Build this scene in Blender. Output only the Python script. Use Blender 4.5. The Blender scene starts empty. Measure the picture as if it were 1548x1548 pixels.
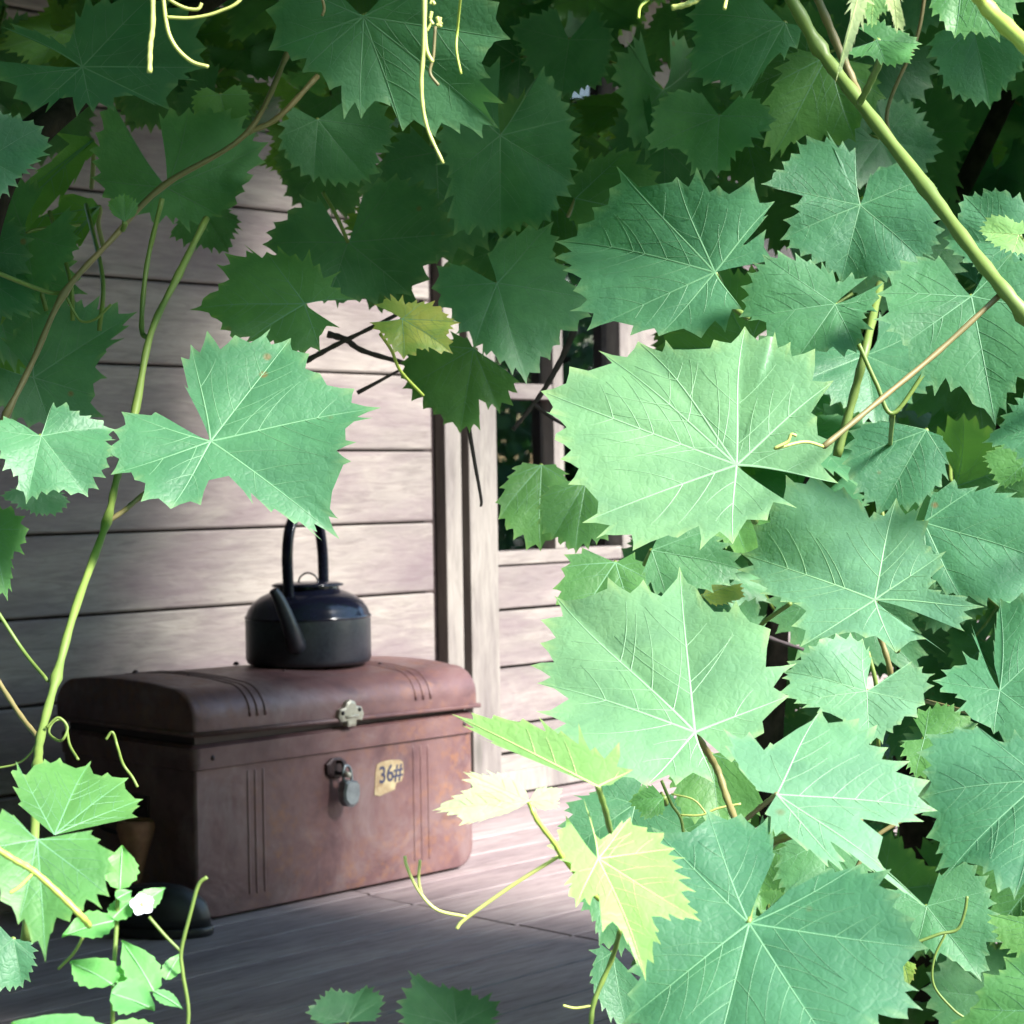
import bpy, bmesh, math, random
from mathutils import Vector as V, Matrix, noise
random.seed(7)
SHADE_CANOPY_N = 3500; SIDE_SHADE_N = 1500
S = bpy.context.scene
C = S.collection
R = math.radians

# ------------------------------------------------------------------ camera
F = 3000.0                       # focal length in pixels of the 1548 px photograph
CAMZ = 0.75                      # eye height above the porch floor
yaw, pit, rol = R(45.6), R(0.79), R(-0.924)
fw = V((math.sin(yaw)*math.cos(pit), math.cos(yaw)*math.cos(pit), -math.sin(pit)))
rt0 = V((math.cos(yaw), -math.sin(yaw), 0)); up0 = rt0.cross(fw)
rt = math.cos(rol)*rt0 + math.sin(rol)*up0
up = math.cos(rol)*up0 - math.sin(rol)*rt0
EYE = V((0, 0, CAMZ))
cd = bpy.data.cameras.new('camera'); cam = bpy.data.objects.new('camera', cd); C.objects.link(cam)
cam.matrix_world = Matrix((( rt.x, up.x, -fw.x, EYE.x), (rt.y, up.y, -fw.y, EYE.y), (rt.z, up.z, -fw.z, EYE.z), (0, 0, 0, 1)))
cd.sensor_width = 36; cd.sensor_fit = 'HORIZONTAL'; cd.lens = 36*F/1548
cd.clip_start = 0.05; cd.clip_end = 2000
cd.dof.use_dof = True; cd.dof.focus_distance = 1.15; cd.dof.aperture_fstop = 34
S.camera = cam

# ------------------------------------------------------------------ light
SUN_DIR = V((0.14, -0.80, 0.62)).normalized()      # towards the sun
w = bpy.data.worlds.new('World'); S.world = w; w.use_nodes = True
nt = w.node_tree; bg = nt.nodes['Background']
sky = nt.nodes.new('ShaderNodeTexSky'); sky.sky_type = 'NISHITA'; sky.sun_disc = False
sky.sun_elevation = math.asin(SUN_DIR.z); sky.sun_rotation = math.atan2(SUN_DIR.x, SUN_DIR.y)
sky.air_density = 1.6; sky.dust_density = 0.6; sky.ozone_density = 4.0
nt.links.new(sky.outputs[0], bg.inputs[0]); bg.inputs[1].default_value = 0.10
sd = bpy.data.lights.new('sun', 'SUN'); sun = bpy.data.objects.new('sun', sd); C.objects.link(sun)
sd.energy = 3.4; sd.angle = R(13); sd.color = (1.0, 0.96, 0.90)
sun.rotation_euler = SUN_DIR.to_track_quat('Z', 'Y').to_euler()
S.view_settings.view_transform = 'Standard'; S.view_settings.look = 'None'
S.view_settings.gamma = 1; S.view_settings.use_curve_mapping = False
S.view_settings.exposure = 2.2
S.render.engine = 'CYCLES'
S.cycles.max_bounces = 6; S.cycles.diffuse_bounces = 3; S.cycles.glossy_bounces = 3; S.cycles.transmission_bounces = 5; S.cycles.transparent_max_bounces = 6

# ------------------------------------------------------------------ pixels to places
def ray(x, y): return rt*((x-774)/F) - up*((y-774)/F) + fw
def P(x, y, d): return EYE + ray(x, y)*d
def on_z(x, y, z): r = ray(x, y); return EYE + r*((z-EYE.z)/r.z)
def on_y(x, y, Y): r = ray(x, y); return EYE + r*((Y-EYE.y)/r.y)
YW = 3.40                                            # the cabin wall's face
GZ = -0.30                                           # garden ground

# ------------------------------------------------------------------ materials
MATS = {}
def newmat(name):
    m = bpy.data.materials.new(name); m.use_nodes = True; MATS[name] = m
    return m, m.node_tree, m.node_tree.nodes['Principled BSDF']
def node(t, kind, **kw):
    n = t.nodes.new(kind)
    for k, v in kw.items():
        if k.startswith('i_'): n.inputs[int(k[2:]) if k[2:].isdigit() else k[2:].replace('_', ' ')].default_value = v
        else: setattr(n, k, v)
    return n
def ramp(t, src, stops):
    n = t.nodes.new('ShaderNodeValToRGB'); e = n.color_ramp.elements
    while len(e) < len(stops): e.new(0.5)
    for q, (p, c) in zip(e, stops): q.position = p; q.color = (*c, 1)
    t.links.new(src, n.inputs[0]); return n.outputs[0]
def mixc(t, fac, a, b, mode='MIX'):
    n = t.nodes.new('ShaderNodeMix'); n.data_type = 'RGBA'; n.blend_type = mode
    for v, i in ((fac, 0), (a, 6), (b, 7)):
        if hasattr(v, 'links'): t.links.new(v, n.inputs[i])
        elif i == 0: n.inputs[0].default_value = v
        else: n.inputs[i].default_value = (*v, 1)
    return n.outputs[2]
def coords(t, scale=(1, 1, 1), kind='Object', rnd=True):
    tc = t.nodes.new('ShaderNodeTexCoord'); mp = t.nodes.new('ShaderNodeMapping')
    t.links.new(tc.outputs[kind], mp.inputs[0]); mp.inputs[3].default_value = scale
    if rnd:
        oi = t.nodes.new('ShaderNodeObjectInfo'); mu = t.nodes.new('ShaderNodeVectorMath'); mu.operation = 'SCALE'
        cb = t.nodes.new('ShaderNodeCombineXYZ')
        for k in range(3): t.links.new(oi.outputs['Random'], cb.inputs[k])
        t.links.new(cb.outputs[0], mu.inputs[0]); mu.inputs['Scale'].default_value = 37.0
        t.links.new(mu.outputs[0], mp.inputs[1])
    return mp.outputs[0]
def tex(t, vec, scale, detail=4, rough=.55, dist=0):
    n = node(t, 'ShaderNodeTexNoise'); n.inputs['Scale'].default_value = scale; n.inputs['Detail'].default_value = detail
    n.inputs['Roughness'].default_value = rough; n.inputs['Distortion'].default_value = dist
    t.links.new(vec, n.inputs['Vector']); return n.outputs['Fac']
def bump(t, bs, h, strength, dist=.002):
    n = t.nodes.new('ShaderNodeBump'); n.inputs['Strength'].default_value = strength; n.inputs['Distance'].default_value = dist
    t.links.new(h, n.inputs['Height']); t.links.new(n.outputs[0], bs.inputs['Normal'])

def wood(name, dark, mid, light, axis=0, rough=.75, stain=None, stain_amt=.6):
    m, t, b = newmat(name)
    sc = [34, 34, 34]; sc[axis] = 4.5
    g = coords(t, tuple(sc)); g2 = coords(t, tuple(1 if k == axis else 5 for k in range(3)))
    fine = tex(t, g, 2.6, 10, .62, .9); big = tex(t, g2, 2.2, 4, .6, .3)
    col = ramp(t, fine, [(.25, dark), (.5, mid), (.78, light)])
    blot = ramp(t, big, [(.3, (.58, .55, .60)), (.62, (1, 1, 1))])
    col = mixc(t, .85, col, blot, 'MULTIPLY')
    oi = t.nodes.new('ShaderNodeObjectInfo')
    tone = ramp(t, oi.outputs['Random'], [(0, (.84, .82, .84)), (1, (1.0, 1.0, 1.0))])
    col = mixc(t, 1, col, tone, 'MULTIPLY')
    # knots
    kv = coords(t, tuple(2.1 if k == axis else 7.5 for k in range(3)))
    vo = t.nodes.new('ShaderNodeTexVoronoi'); vo.inputs['Scale'].default_value = 1.0; t.links.new(kv, vo.inputs['Vector'])
    kn = ramp(t, vo.outputs['Distance'], [(.05, (1, 1, 1)), (.14, (0, 0, 0))])
    col = mixc(t, kn, col, tuple(c*.42 for c in mid))
    if stain:
        sv = coords(t, tuple(.9 if k == axis else 2.6 for k in range(3)))
        sn = ramp(t, tex(t, sv, 2.4, 5, .7, .5), [(.45, (0, 0, 0)), (.68, (stain_amt,)*3)])
        col = mixc(t, sn, col, stain)
    t.links.new(col, b.inputs['Base Color']); b.inputs['Roughness'].default_value = rough
    b.inputs['Specular IOR Level'].default_value = .3
    bump(t, b, fine, .5, .0025)
    return m
wood('wall_wood', (.195, .166, .152), (.29, .258, .232), (.36, .328, .292), 0, stain=(.165, .118, .136), stain_amt=.7)
wood('trim_wood', (.195, .174, .156), (.27, .245, .22), (.33, .305, .272), 2)
wood('deck_wood', (.215, .165, .165), (.36, .29, .285), (.45, .385, .365), 0, .65)
wood('dark_wood', (.03, .022, .022), (.055, .04, .038), (.08, .06, .055), 0)

def simple(name, col, rough=.6, metal=0, var=None, vs=30, bstr=.2, spec=.5):
    m, t, b = newmat(name)
    n = tex(t, coords(t), vs, 6, .6, .2)
    c2 = var or tuple(c*.7 for c in col)
    t.links.new(ramp(t, n, [(.3, c2), (.7, col)]), b.inputs['Base Color'])
    b.inputs['Roughness'].default_value = rough; b.inputs['Metallic'].default_value = metal
    b.inputs['Specular IOR Level'].default_value = spec
    if bstr: bump(t, b, n, bstr, .002)
    return m
# rusty painted tin
m, t, b = newmat('rusty_tin')
vec = coords(t, rnd=False)
n1 = tex(t, vec, 7, 8, .68, .3); n2 = tex(t, vec, 46, 6, .7); n3 = tex(t, vec, 3.0, 4, .6, .6)
col = ramp(t, n1, [(.28, (.060, .029, .036)), (.5, (.136, .069, .071)), (.72, (.185, .108, .106))])
rust = ramp(t, n2, [(.48, (0, 0, 0)), (.72, (1, 1, 1))])
col = mixc(t, mixc(t, 1, rust, ramp(t, n3, [(.40, (0, 0, 0)), (.60, (.9, .9, .9))]), 'MULTIPLY'), col, (.25, .11, .05))
pale = ramp(t, tex(t, vec, 5, 7, .7, .8), [(.52, (0, 0, 0)), (.74, (.7, .7, .7))])
col = mixc(t, pale, col, (.23, .175, .175))
t.links.new(col, b.inputs['Base Color']); b.inputs['Metallic'].default_value = .15
t.links.new(ramp(t, n2, [(.3, (.38, .38, .38)), (.7, (.62, .62, .62))]), b.inputs['Roughness'])
b1 = t.nodes.new('ShaderNodeBump'); b1.inputs['Strength'].default_value = .25; b1.inputs['Distance'].default_value = .0015; t.links.new(n2, b1.inputs['Height'])
b2 = t.nodes.new('ShaderNodeBump'); b2.inputs['Strength'].default_value = .5; b2.inputs['Distance'].default_value = .012
t.links.new(tex(t, vec, 9, 3, .5, .3), b2.inputs['Height']); t.links.new(b1.outputs[0], b2.inputs['Normal']); t.links.new(b2.outputs[0], b.inputs['Normal'])
simple('dark_tin', (.05, .028, .03), .5, .3)
simple('brass', (.44, .43, .36), .5, .45, (.28, .26, .21), 60)
simple('steel', (.30, .34, .36), .4, .7, (.16, .18, .2), 60)
simple('black_iron', (.02, .018, .02), .5, .4)
simple('sticker_paper', (.43, .36, .21), .85, 0, (.24, .16, .09), 55, .2)
simple('print_ink', (.05, .055, .10), .8, 0, (.03, .03, .06), 40, 0)
simple('black_enamel', (.010, .012, .026), .16, 0, (.006, .007, .016), 25, .05)
simple('sooty_enamel', (.022, .027, .036), .34, 0, (.010, .012, .020), 120, .2)
simple('black_rubber', (.016, .015, .018), .45, 0, None, 40, .1)
simple('terracotta', (.34, .155, .085), .85, 0, (.22, .10, .06), 50, .2)
simple('ground_soil', (.10, .085, .055), .9, 0, (.045, .06, .03), 1.4, .6)
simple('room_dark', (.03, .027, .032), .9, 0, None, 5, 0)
simple('bark', (.042, .030, .026), .95, 0, (.012, .009, .009), 60, 1.0, .2)
simple('cane_green', (.17, .24, .05), .5, 0, (.11, .17, .04), 25, .2)
simple('cane_brown', (.22, .17, .07), .55, 0, (.14, .13, .05), 25, .2)
simple('cane_young', (.42, .50, .09), .45, 0, (.34, .44, .08), 25, .1)
simple('tendril_pale', (.50, .52, .16), .5, 0, (.40, .44, .12), 25, .1)
simple('twig_dry', (.06, .042, .045), .8, 0, (.035, .025, .03), 40, .4)
simple('petal_white', (.8, .8, .82), .6, 0, (.7, .7, .76), 20, 0)
m, t, b = newmat('window_glass')
b.inputs['Base Color'].default_value = (.9, .94, 1, 1); b.inputs['Roughness'].default_value = .01
b.inputs['Transmission Weight'].default_value = 1; b.inputs['IOR'].default_value = 1.5

def leafmat(name, a, c, edge, trans, tw=.3, rough=.48, vscale=9, spec=.36):
    m, t, b = newmat(name)
    vec = coords(t)
    n = tex(t, vec, vscale, 4, .6, .3)
    oi = t.nodes.new('ShaderNodeObjectInfo')
    col = ramp(t, n, [(.3, a), (.7, c)])
    tone = ramp(t, oi.outputs['Random'], [(0, (.78, .86, .90)), (.5, (1, 1, 1)), (1, (1.08, 1.03, .90))])
    col = mixc(t, 1, col, tone, 'MULTIPLY')
    big = ramp(t, tex(t, vec, 26, 3, .6, .8), [(.32, (.84, .86, .88)), (.68, (1.10, 1.08, 1.04))])
    col = mixc(t, 1, col, big, 'MULTIPLY')
    sv = t.nodes.new('ShaderNodeTexVoronoi'); sv.inputs['Scale'].default_value = 34; sv.inputs['Randomness'].default_value = 1; t.links.new(vec, sv.inputs['Vector'])
    gate = ramp(t, tex(t, vec, 14, 2), [(.56, (0, 0, 0)), (.66, (.8, .8, .8))])
    spot = ramp(t, sv.outputs['Distance'], [(.05, (1, 1, 1)), (.11, (0, 0, 0))])
    col = mixc(t, mixc(t, 1, spot, gate, 'MULTIPLY'), col, (.16, .10, .04))
    at = t.nodes.new('ShaderNodeAttribute'); at.attribute_name = 'rim'
    col = mixc(t, at.outputs['Fac'], col, edge)
    t.links.new(col, b.inputs['Base Color']); b.inputs['Roughness'].default_value = rough
    b.inputs['Specular IOR Level'].default_value = spec
    net = t.nodes.new('ShaderNodeTexVoronoi'); net.feature = 'DISTANCE_TO_EDGE'; net.inputs['Scale'].default_value = 230
    t.links.new(vec, net.inputs['Vector'])
    cl = ramp(t, net.outputs['Distance'], [(0, (0, 0, 0)), (.18, (1, 1, 1))])
    bn = t.nodes.new('ShaderNodeBump'); bn.inputs['Strength'].default_value = .10; bn.inputs['Distance'].default_value = .0012
    t.links.new(cl, bn.inputs['Height'])
    b2 = t.nodes.new('ShaderNodeBump'); b2.inputs['Strength'].default_value = .34; b2.inputs['Distance'].default_value = .004
    t.links.new(tex(t, vec, 62, 3, .5, .4), b2.inputs['Height']); t.links.new(bn.outputs[0], b2.inputs['Normal'])
    t.links.new(b2.outputs[0], b.inputs['Normal'])
    tr = t.nodes.new('ShaderNodeBsdfTranslucent')
    t.links.new(mixc(t, 1, col, trans, 'MULTIPLY'), tr.inputs[0])
    mx = t.nodes.new('ShaderNodeMixShader'); mx.inputs[0].default_value = tw
    out = t.nodes['Material Output']
    t.links.new(b.outputs[0], mx.inputs[1]); t.links.new(tr.outputs[0], mx.inputs[2]); t.links.new(mx.outputs[0], out.inputs[0])
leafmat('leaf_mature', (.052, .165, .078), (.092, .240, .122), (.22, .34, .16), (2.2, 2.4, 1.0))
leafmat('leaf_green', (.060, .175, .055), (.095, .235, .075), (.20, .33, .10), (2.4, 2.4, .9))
leafmat('leaf_pale', (.135, .30, .168), (.185, .36, .220), (.40, .52, .22), (1.9, 2.0, .9), .36)  # mature leaf with sunlit paleness put into the base colour
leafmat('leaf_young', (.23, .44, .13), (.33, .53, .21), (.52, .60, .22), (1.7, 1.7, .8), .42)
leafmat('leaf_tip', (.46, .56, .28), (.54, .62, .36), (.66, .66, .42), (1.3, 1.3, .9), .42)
leafmat('leaf_yellowing', (.14, .27, .06), (.30, .33, .08), (.42, .30, .10), (2.0, 1.9, .7), .36, .45, 26)
leafmat('leaf_weed', (.11, .34, .09), (.18, .44, .15), (.40, .6, .25), (1.6, 1.7, .9), .36)
simple('vein_mature', (.125, .275, .14), .5, 0, (.10, .24, .115), 30, 0)
simple('vein_pale', (.245, .425, .23), .5, 0, (.21, .39, .20), 30, 0)
simple('vein_young', (.58, .66, .26), .5, 0, (.5, .6, .2), 30, 0)
VEIN = {'leaf_mature': 'vein_mature', 'leaf_green': 'vein_mature', 'leaf_pale': 'vein_pale', 'leaf_young': 'vein_young',
        'leaf_tip': 'vein_young', 'leaf_yellowing': 'vein_mature', 'leaf_weed': 'vein_pale'}

# ------------------------------------------------------------------ mesh helpers
class MB:
    def __init__(s): s.v = []; s.f = []
    def add(s, vs, fs):
        o = len(s.v); s.v += [tuple(q) for q in vs]; s.f += [tuple(i+o for i in f) for f in fs]
        return s
    def box(s, a, b):
        x0, y0, z0 = a; x1, y1, z1 = b
        return s.add([(x0,y0,z0),(x1,y0,z0),(x1,y1,z0),(x0,y1,z0),(x0,y0,z1),(x1,y0,z1),(x1,y1,z1),(x0,y1,z1)],
                     [(0,3,2,1),(4,5,6,7),(0,1,5,4),(1,2,6,5),(2,3,7,6),(3,0,4,7)])
    def tube(s, pts, rad, n=8, caps=True, flat=None):
        pts = [V(p) for p in pts]; N = len(pts)
        rads = rad if isinstance(rad, (list, tuple)) else [rad]*N
        vs = []; ref = None
        for i, p in enumerate(pts):
            d = (pts[min(i+1, N-1)] - pts[max(i-1, 0)]).normalized()
            if ref is None: ref = d.orthogonal().normalized() if flat is None else (V(flat)-d*d.dot(V(flat))).normalized()
            ref = (ref - d*ref.dot(d)).normalized(); bi = d.cross(ref)
            for k in range(n):
                a = 2*math.pi*k/n; q = p + (ref*math.cos(a) + bi*math.sin(a))*rads[i]; vs.append(q)
        fs = [(i*n+k, i*n+(k+1) % n, (i+1)*n+(k+1) % n, (i+1)*n+k) for i in range(N-1) for k in range(n)]
        if caps: fs += [tuple(range(n-1, -1, -1)), tuple(range((N-1)*n, N*n))]
        return s.add(vs, fs)
    def lathe(s, prof, n=40, c=(0, 0, 0)):
        vs = []; m_ = len(prof)
        for r, z in prof:
            for k in range(n):
                a = 2*math.pi*k/n; vs.append((c[0]+r*math.cos(a), c[1]+r*math.sin(a), c[2]+z))
        fs = [(i*n+k, i*n+(k+1) % n, (i+1)*n+(k+1) % n, (i+1)*n+k) for i in range(m_-1) for k in range(n)]
        return s.add(vs, fs)
    def mesh(s, name, mat, smooth=True, bevel=0):
        me = bpy.data.meshes.new(name); me.from_pydata(s.v, [], s.f); me.validate()
        if bevel:
            bm = bmesh.new(); bm.from_mesh(me)
            ed = [e for e in bm.edges if e.is_manifold and e.calc_face_angle(0) > .6]
            bmesh.ops.bevel(bm, geom=ed, offset=bevel, segments=2, affect='EDGES', profile=.6, clamp_overlap=True)
            bm.to_mesh(me); bm.free()
        me.materials.append(MATS[mat])
        if smooth: me.polygons.foreach_set('use_smooth', [True]*len(me.polygons))
        me.update(); return me
def link(name, me, parent=None, loc=None):
    o = bpy.data.objects.new(name, me); C.objects.link(o)
    if parent: o.parent = parent
    if loc is not None: o.location = loc
    return o
def part(name, mb, mat, parent, smooth=True, bevel=0):
    """mesh given in world coordinates, parented to an unrotated thing"""
    o_ = parent.location if parent.parent is None else parent.parent.location + parent.location
    mb.v = [(x-o_.x, y-o_.y, z-o_.z) for x, y, z in mb.v]
    return link(name, mb.mesh(name, mat, smooth, bevel), parent)
def thing(name, label, cat, loc, group=None, kind=None):
    o = bpy.data.objects.new(name, None); C.objects.link(o); o.location = loc; o.empty_display_size = .05
    if kind: o['kind'] = kind
    else: o['label'] = label; o['category'] = cat
    if group: o['group'] = group
    return o
def spline(pts, n=6):
    pts = [V(p) for p in pts]
    if len(pts) < 3: return [pts[0].lerp(pts[-1], i/n) for i in range(n+1)]
    q = [pts[0]*2-pts[1]] + pts + [pts[-1]*2-pts[-2]]; out = []
    for i in range(1, len(q)-2):
        a, b_, c, d = q[i-1:i+3]
        for k in range(n):
            t_ = k/n
            out.append(.5*((2*b_) + (c-a)*t_ + (2*a-5*b_+4*c-d)*t_*t_ + (3*b_-a-3*c+d)*t_**3))
    out.append(pts[-1]); return out
def sstep(a, b_, x):
    u = max(0, min(1, (x-a)/(b_-a))); return u*u*(3-2*u)

# ------------------------------------------------------------------ the setting
mb = MB().add([(-400, -400, GZ), (400, -400, GZ), (400, 400, GZ), (-400, 400, GZ)], [(0, 1, 2, 3)])
g = link('ground', mb.mesh('ground', 'ground_soil', False)); g['kind'] = 'structure'

deck = thing('porch_floor', '', '', (2.5, 2.3, 0), kind='structure')
XJ = on_z(735, 1388, 0).x
pitch = .128; y = YW - .012; row = 0
DX0, DX1 = .95, 6.4
while y > 1.25:
    y0 = y - pitch
    off = random.uniform(-.006, .006)
    cuts = [DX0, XJ + off - 1.9 if row % 2 else XJ + off, XJ + off + 1.75, DX1]
    if row % 2 == 0 or True: cuts = [DX0, XJ + off, XJ + off + 2.1 + random.uniform(-.3, .3), DX1]
    for a, c in zip(cuts[:-1], cuts[1:]):
        dz = random.uniform(-.0012, .0006)
        mbb = MB().box((a+.003, y0+.0022, -.028+dz), (c-.003, y-.0022, dz))
        part('floor_board', mbb, 'deck_wood', deck, False, .0016)
    y = y0; row += 1
part('joist', MB().box((DX0, 1.3, -.12), (DX1, YW, -.05)), 'dark_wood', deck, False)
part('fascia', MB().box((DX0, y-.02, GZ-.02), (DX1, y-.003, -.004)), 'dark_wood', deck, False)

# ------------------------------------------------------------------ the cabin
cabin = thing('cabin', 'weathered grey timber cabin with plank wall and small-paned window behind the porch', 'cabin', (3.0, YW, 0))
def wx(px, py=800): return on_y(px, py, YW).x
def wz(px, py): return on_y(px, py, YW).z
zs = [wz(650, 894), wz(645, 789), wz(643, 682), wz(600, 568), wz(333, 433.6)]
pp = (zs[4]-zs[0])/4; joints = []
zz = zs[0]
while zz > .03: zz -= pp
joints.append(max(.0, zz) if zz > 0 else .004)
k = joints[0]
lev = [.004] + [zs[0] - pp*i for i in (2, 1)] + zs + [zs[4] + pp*i for i in range(1, 7)]
lev = [l for l in lev if l >= .004]
XL, XB0, XB1 = .92, wx(643, 780), wx(660, 780)
def planks(x0, x1, levels, name='wall_plank', dep=.0):
    for a, c in zip(levels[:-1], levels[1:]):
        ln = x0
        mbb = MB()
        th = .024; g_ = .0022
        # board with a chamfered lower and upper edge
        prof = [(0, a+g_), (-th+.003, a+g_+.001), (-th, a+g_+.005), (-th, c-g_-.004), (-th+.004, c-g_), (0, c-g_)]
        vs = [(x0, YW+yy-dep, z_) for yy, z_ in prof] + [(x1, YW+yy-dep, z_) for yy, z_ in prof]
        n = len(prof)
        mbb.add(vs, [(i, (i+1) % n, n+(i+1) % n, n+i) for i in range(n)] + [tuple(range(n-1, -1, -1)), tuple(range(n, 2*n))])
        part(name, mbb, 'wall_wood', cabin, False)
planks(XL, XB0, lev)
part('backing_wall', MB().box((XL, YW+.003, 0), (XB1+.002, YW+.05, 2.6)), 'dark_wood', cabin, False)
XT = [wx(q, 800) for q in (660, 684, 695, 737)]
XM0, XM1, XF0, XF1 = wx(825, 650), wx(840, 650), wx(921, 500), wx(921, 500)+.10
ZT = 2.45
part('door_post', MB().box((XT[0], YW-.034, .004), (XT[1], YW+.002, ZT)), 'trim_wood', cabin, False, .003)
part('backing_strip', MB().box((XT[1]-.004, YW-.006, .004), (XT[2]+.004, YW+.001, ZT)), 'dark_wood', cabin, False)
win = part('window', MB().box((XT[2], YW-.036, .004), (XT[3], YW+.03, ZT)), 'trim_wood', cabin, False, .003)
ZB = wz(745, 834)
part('frame_stile', MB().box((XF0, YW-.036, .004), (XF1, YW+.03, ZT)), 'trim_wood', win, False, .003)
part('sill', MB().box((XT[3]+.001, YW-.034, ZB-.032), (XF0-.001, YW+.03, ZB)), 'wall_wood', win, False, .003)
zm0, zm1 = wz(790, 604), wz(790, 581)
part('glazing_bar', MB().box((XM0, YW-.028, ZB+.001), (XM1, YW+.022, ZT-.06)), 'trim_wood', win, False, .002)
for zc in (zm0, zm0+.42):
    for xa, xb in ((XT[3]+.001, XM0-.001), (XM1+.001, XF0-.001)):
        part('glazing_bar', MB().box((xa, YW-.026, zc), (xb, YW+.02, zc+zm1-zm0)), 'wall_wood', win, False, .002)
part('pane', MB().box((XT[3]-.004, YW+.010, ZB-.004), (XF0+.004, YW+.0135, ZT-.06)), 'window_glass', win, False)
part('top_rail', MB().box((XT[3]+.001, YW-.032, ZT-.06), (XF0-.001, YW+.03, ZT)), 'wall_wood', win, False, .002)
lw = [.10, wz(790, 1090), wz(785, 1004), wz(785, 918.5), ZB-.033]
for i, (a, c) in enumerate(zip(lw[:-1], lw[1:])):
    part('lower_plank', MB().box((XT[3]+.0006, YW-.033+.001*(i % 2), a+.0035), (XF0-.0006, YW-.004, c-.0035)), 'wall_wood', win, False, .003)
part('lower_backing', MB().box((XT[3]+.001, YW-.003, .01), (XF0-.001, YW+.028, ZB-.034)), 'dark_wood', win, False)
part('threshold', MB().box((XT[2]+.02, YW-.050, .006), (XF1+.03, YW-.0375, .058)), 'trim_wood', cabin, False, .003)
part('kick_board', MB().box((XT[3]+.001, YW-.031, .012), (XF0-.001, YW-.004, .095)), 'wall_wood', win, False, .002)
planks(XF1+.006, 6.4, lev)
part('backing_wall', MB().box((XF1+.001, YW+.003, 0), (6.4, YW+.05, 2.6)), 'dark_wood', cabin, False)
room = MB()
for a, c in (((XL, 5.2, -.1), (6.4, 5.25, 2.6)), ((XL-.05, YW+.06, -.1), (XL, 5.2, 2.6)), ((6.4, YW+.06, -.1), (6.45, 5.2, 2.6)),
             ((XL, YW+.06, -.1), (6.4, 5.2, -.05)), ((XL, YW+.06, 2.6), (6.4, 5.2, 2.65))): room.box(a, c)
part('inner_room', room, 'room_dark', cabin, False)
for i in range(13):                                   # added unseen end wall, planks stacked, blocks sky light from the left
    a = .004 + i*.165
    part('shade_plank', MB().box((.93, 1.75, a), (.955, YW-.03, a+.159)), 'dark_wood', cabin, False)
roof = part('shade_roof', MB().box((.85, 2.28, 2.32), (6.45, YW+.3, 2.35)), 'dark_wood', cabin, False)  # added roof out of view, eave reach set to shade the upper wall
for i in range(9):
    x = 1.1 + i*.62
    part('rafter', MB().box((x, 2.32, 2.23), (x+.05, YW-.03, 2.318)), 'dark_wood', roof, False)
part('gutter_beam', MB().box((.9, 2.29, 2.18), (6.4, 2.315, 2.316)), 'dark_wood', roof, False)

# ------------------------------------------------------------------ tin trunk
T0 = on_z(297, 1398, 0); TX, TY = T0.x, T0.y
TD = .405; TW = on_y(716, 1250, T0.y).x - T0.x
ZL = on_y(297, 1119, TY).z                            # underside of the lid
LT = .078                                             # lid height
tk = thing('tin_trunk', 'rusty brown tin trunk with ribbed front and number sticker on the porch floor', 'trunk', (TX+TW/2, TY+TD/2, 0))
def rrect(x0, x1, z0, z1, rb, rtp, n=8):
    pts = []
    for cx, cz, r_, a0 in ((x0+rb, z0+rb, rb, 180), (x1-rb, z0+rb, rb, 270), (x1-rtp, z1-rtp, rtp, 0), (x0+rtp, z1-rtp, rtp, 90)):
        for i in range(n+1):
            a = R(a0 + 90*i/n); pts.append((cx+r_*math.cos(a), cz+r_*math.sin(a)))
    return pts
def extrude_y(pts, y0, y1, inset=.004):
    n = len(pts); cx = sum(p[0] for p in pts)/n; cz = sum(p[1] for p in pts)/n
    def ringp(y, ins):
        out = []
        for x, z in pts:
            d = V((x-cx, z-cz)); L = d.length; d = d*(1-ins/L); out.append((cx+d.x, y, cz+d.y))
        return out
    rings = [ringp(y0, inset), ringp(y0+inset*.35, inset*.3), ringp(y0+inset, 0), ringp(y1-inset, 0), ringp(y1-inset*.35, inset*.3), ringp(y1, inset)]
    vs = sum(rings, []); fs = []
    for j in range(5):
        fs += [(j*n+i, j*n+(i+1) % n, (j+1)*n+(i+1) % n, (j+1)*n+i) for i in range(n)]
    fs += [tuple(range(n)), tuple(range(6*n-1, 5*n-1, -1))]
    return vs, fs
def sm(o, ang=40):
    o.data.set_sharp_from_angle(angle=R(ang))
BT = ZL - .010
vs, fs = extrude_y(rrect(TX, TX+TW, .004, BT, .040, .003), TY, TY+TD, .007)
body = part('body', MB().add(vs, fs), 'rusty_tin', tk); sm(body)
ZB0, ZB1 = on_y(297, 1167, TY).z, BT - .002           # raised band under the lid
mbb = MB()
e = .0045
def ringband(z0, z1, e, eb):
    x0, x1, y0, y1 = TX-e, TX+TW+e, TY-e, TY+TD+e
    prof = [(0, z0), (1, z0+eb), (1, z1-eb), (0, z1)]
    vs = []; fs = []
    r_ = .018; out = []
    for cx, cy, a0 in ((x0+r_, y0+r_, 180), (x1-r_, y0+r_, 270), (x1-r_, y1-r_, 0), (x0+r_, y1-r_, 90)):
        for i in range(6):
            a = R(a0+90*i/5); out.append((cx, cy, math.cos(a), math.sin(a)))
    n = len(out)
    for lv, z in prof:
        for cx, cy, ca, sa in out:
            rr = r_ - (1-lv)*(e+.002); vs.append((cx+ca*rr, cy+sa*rr, z))
    for j in range(3): fs += [(j*n+i, j*n+(i+1) % n, (j+1)*n+(i+1) % n, (j+1)*n+i) for i in range(n)]
    return vs, fs
band = part('band', MB().add(*ringband(ZB0, ZB1, .006, .003)), 'rusty_tin', tk); sm(band)
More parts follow.
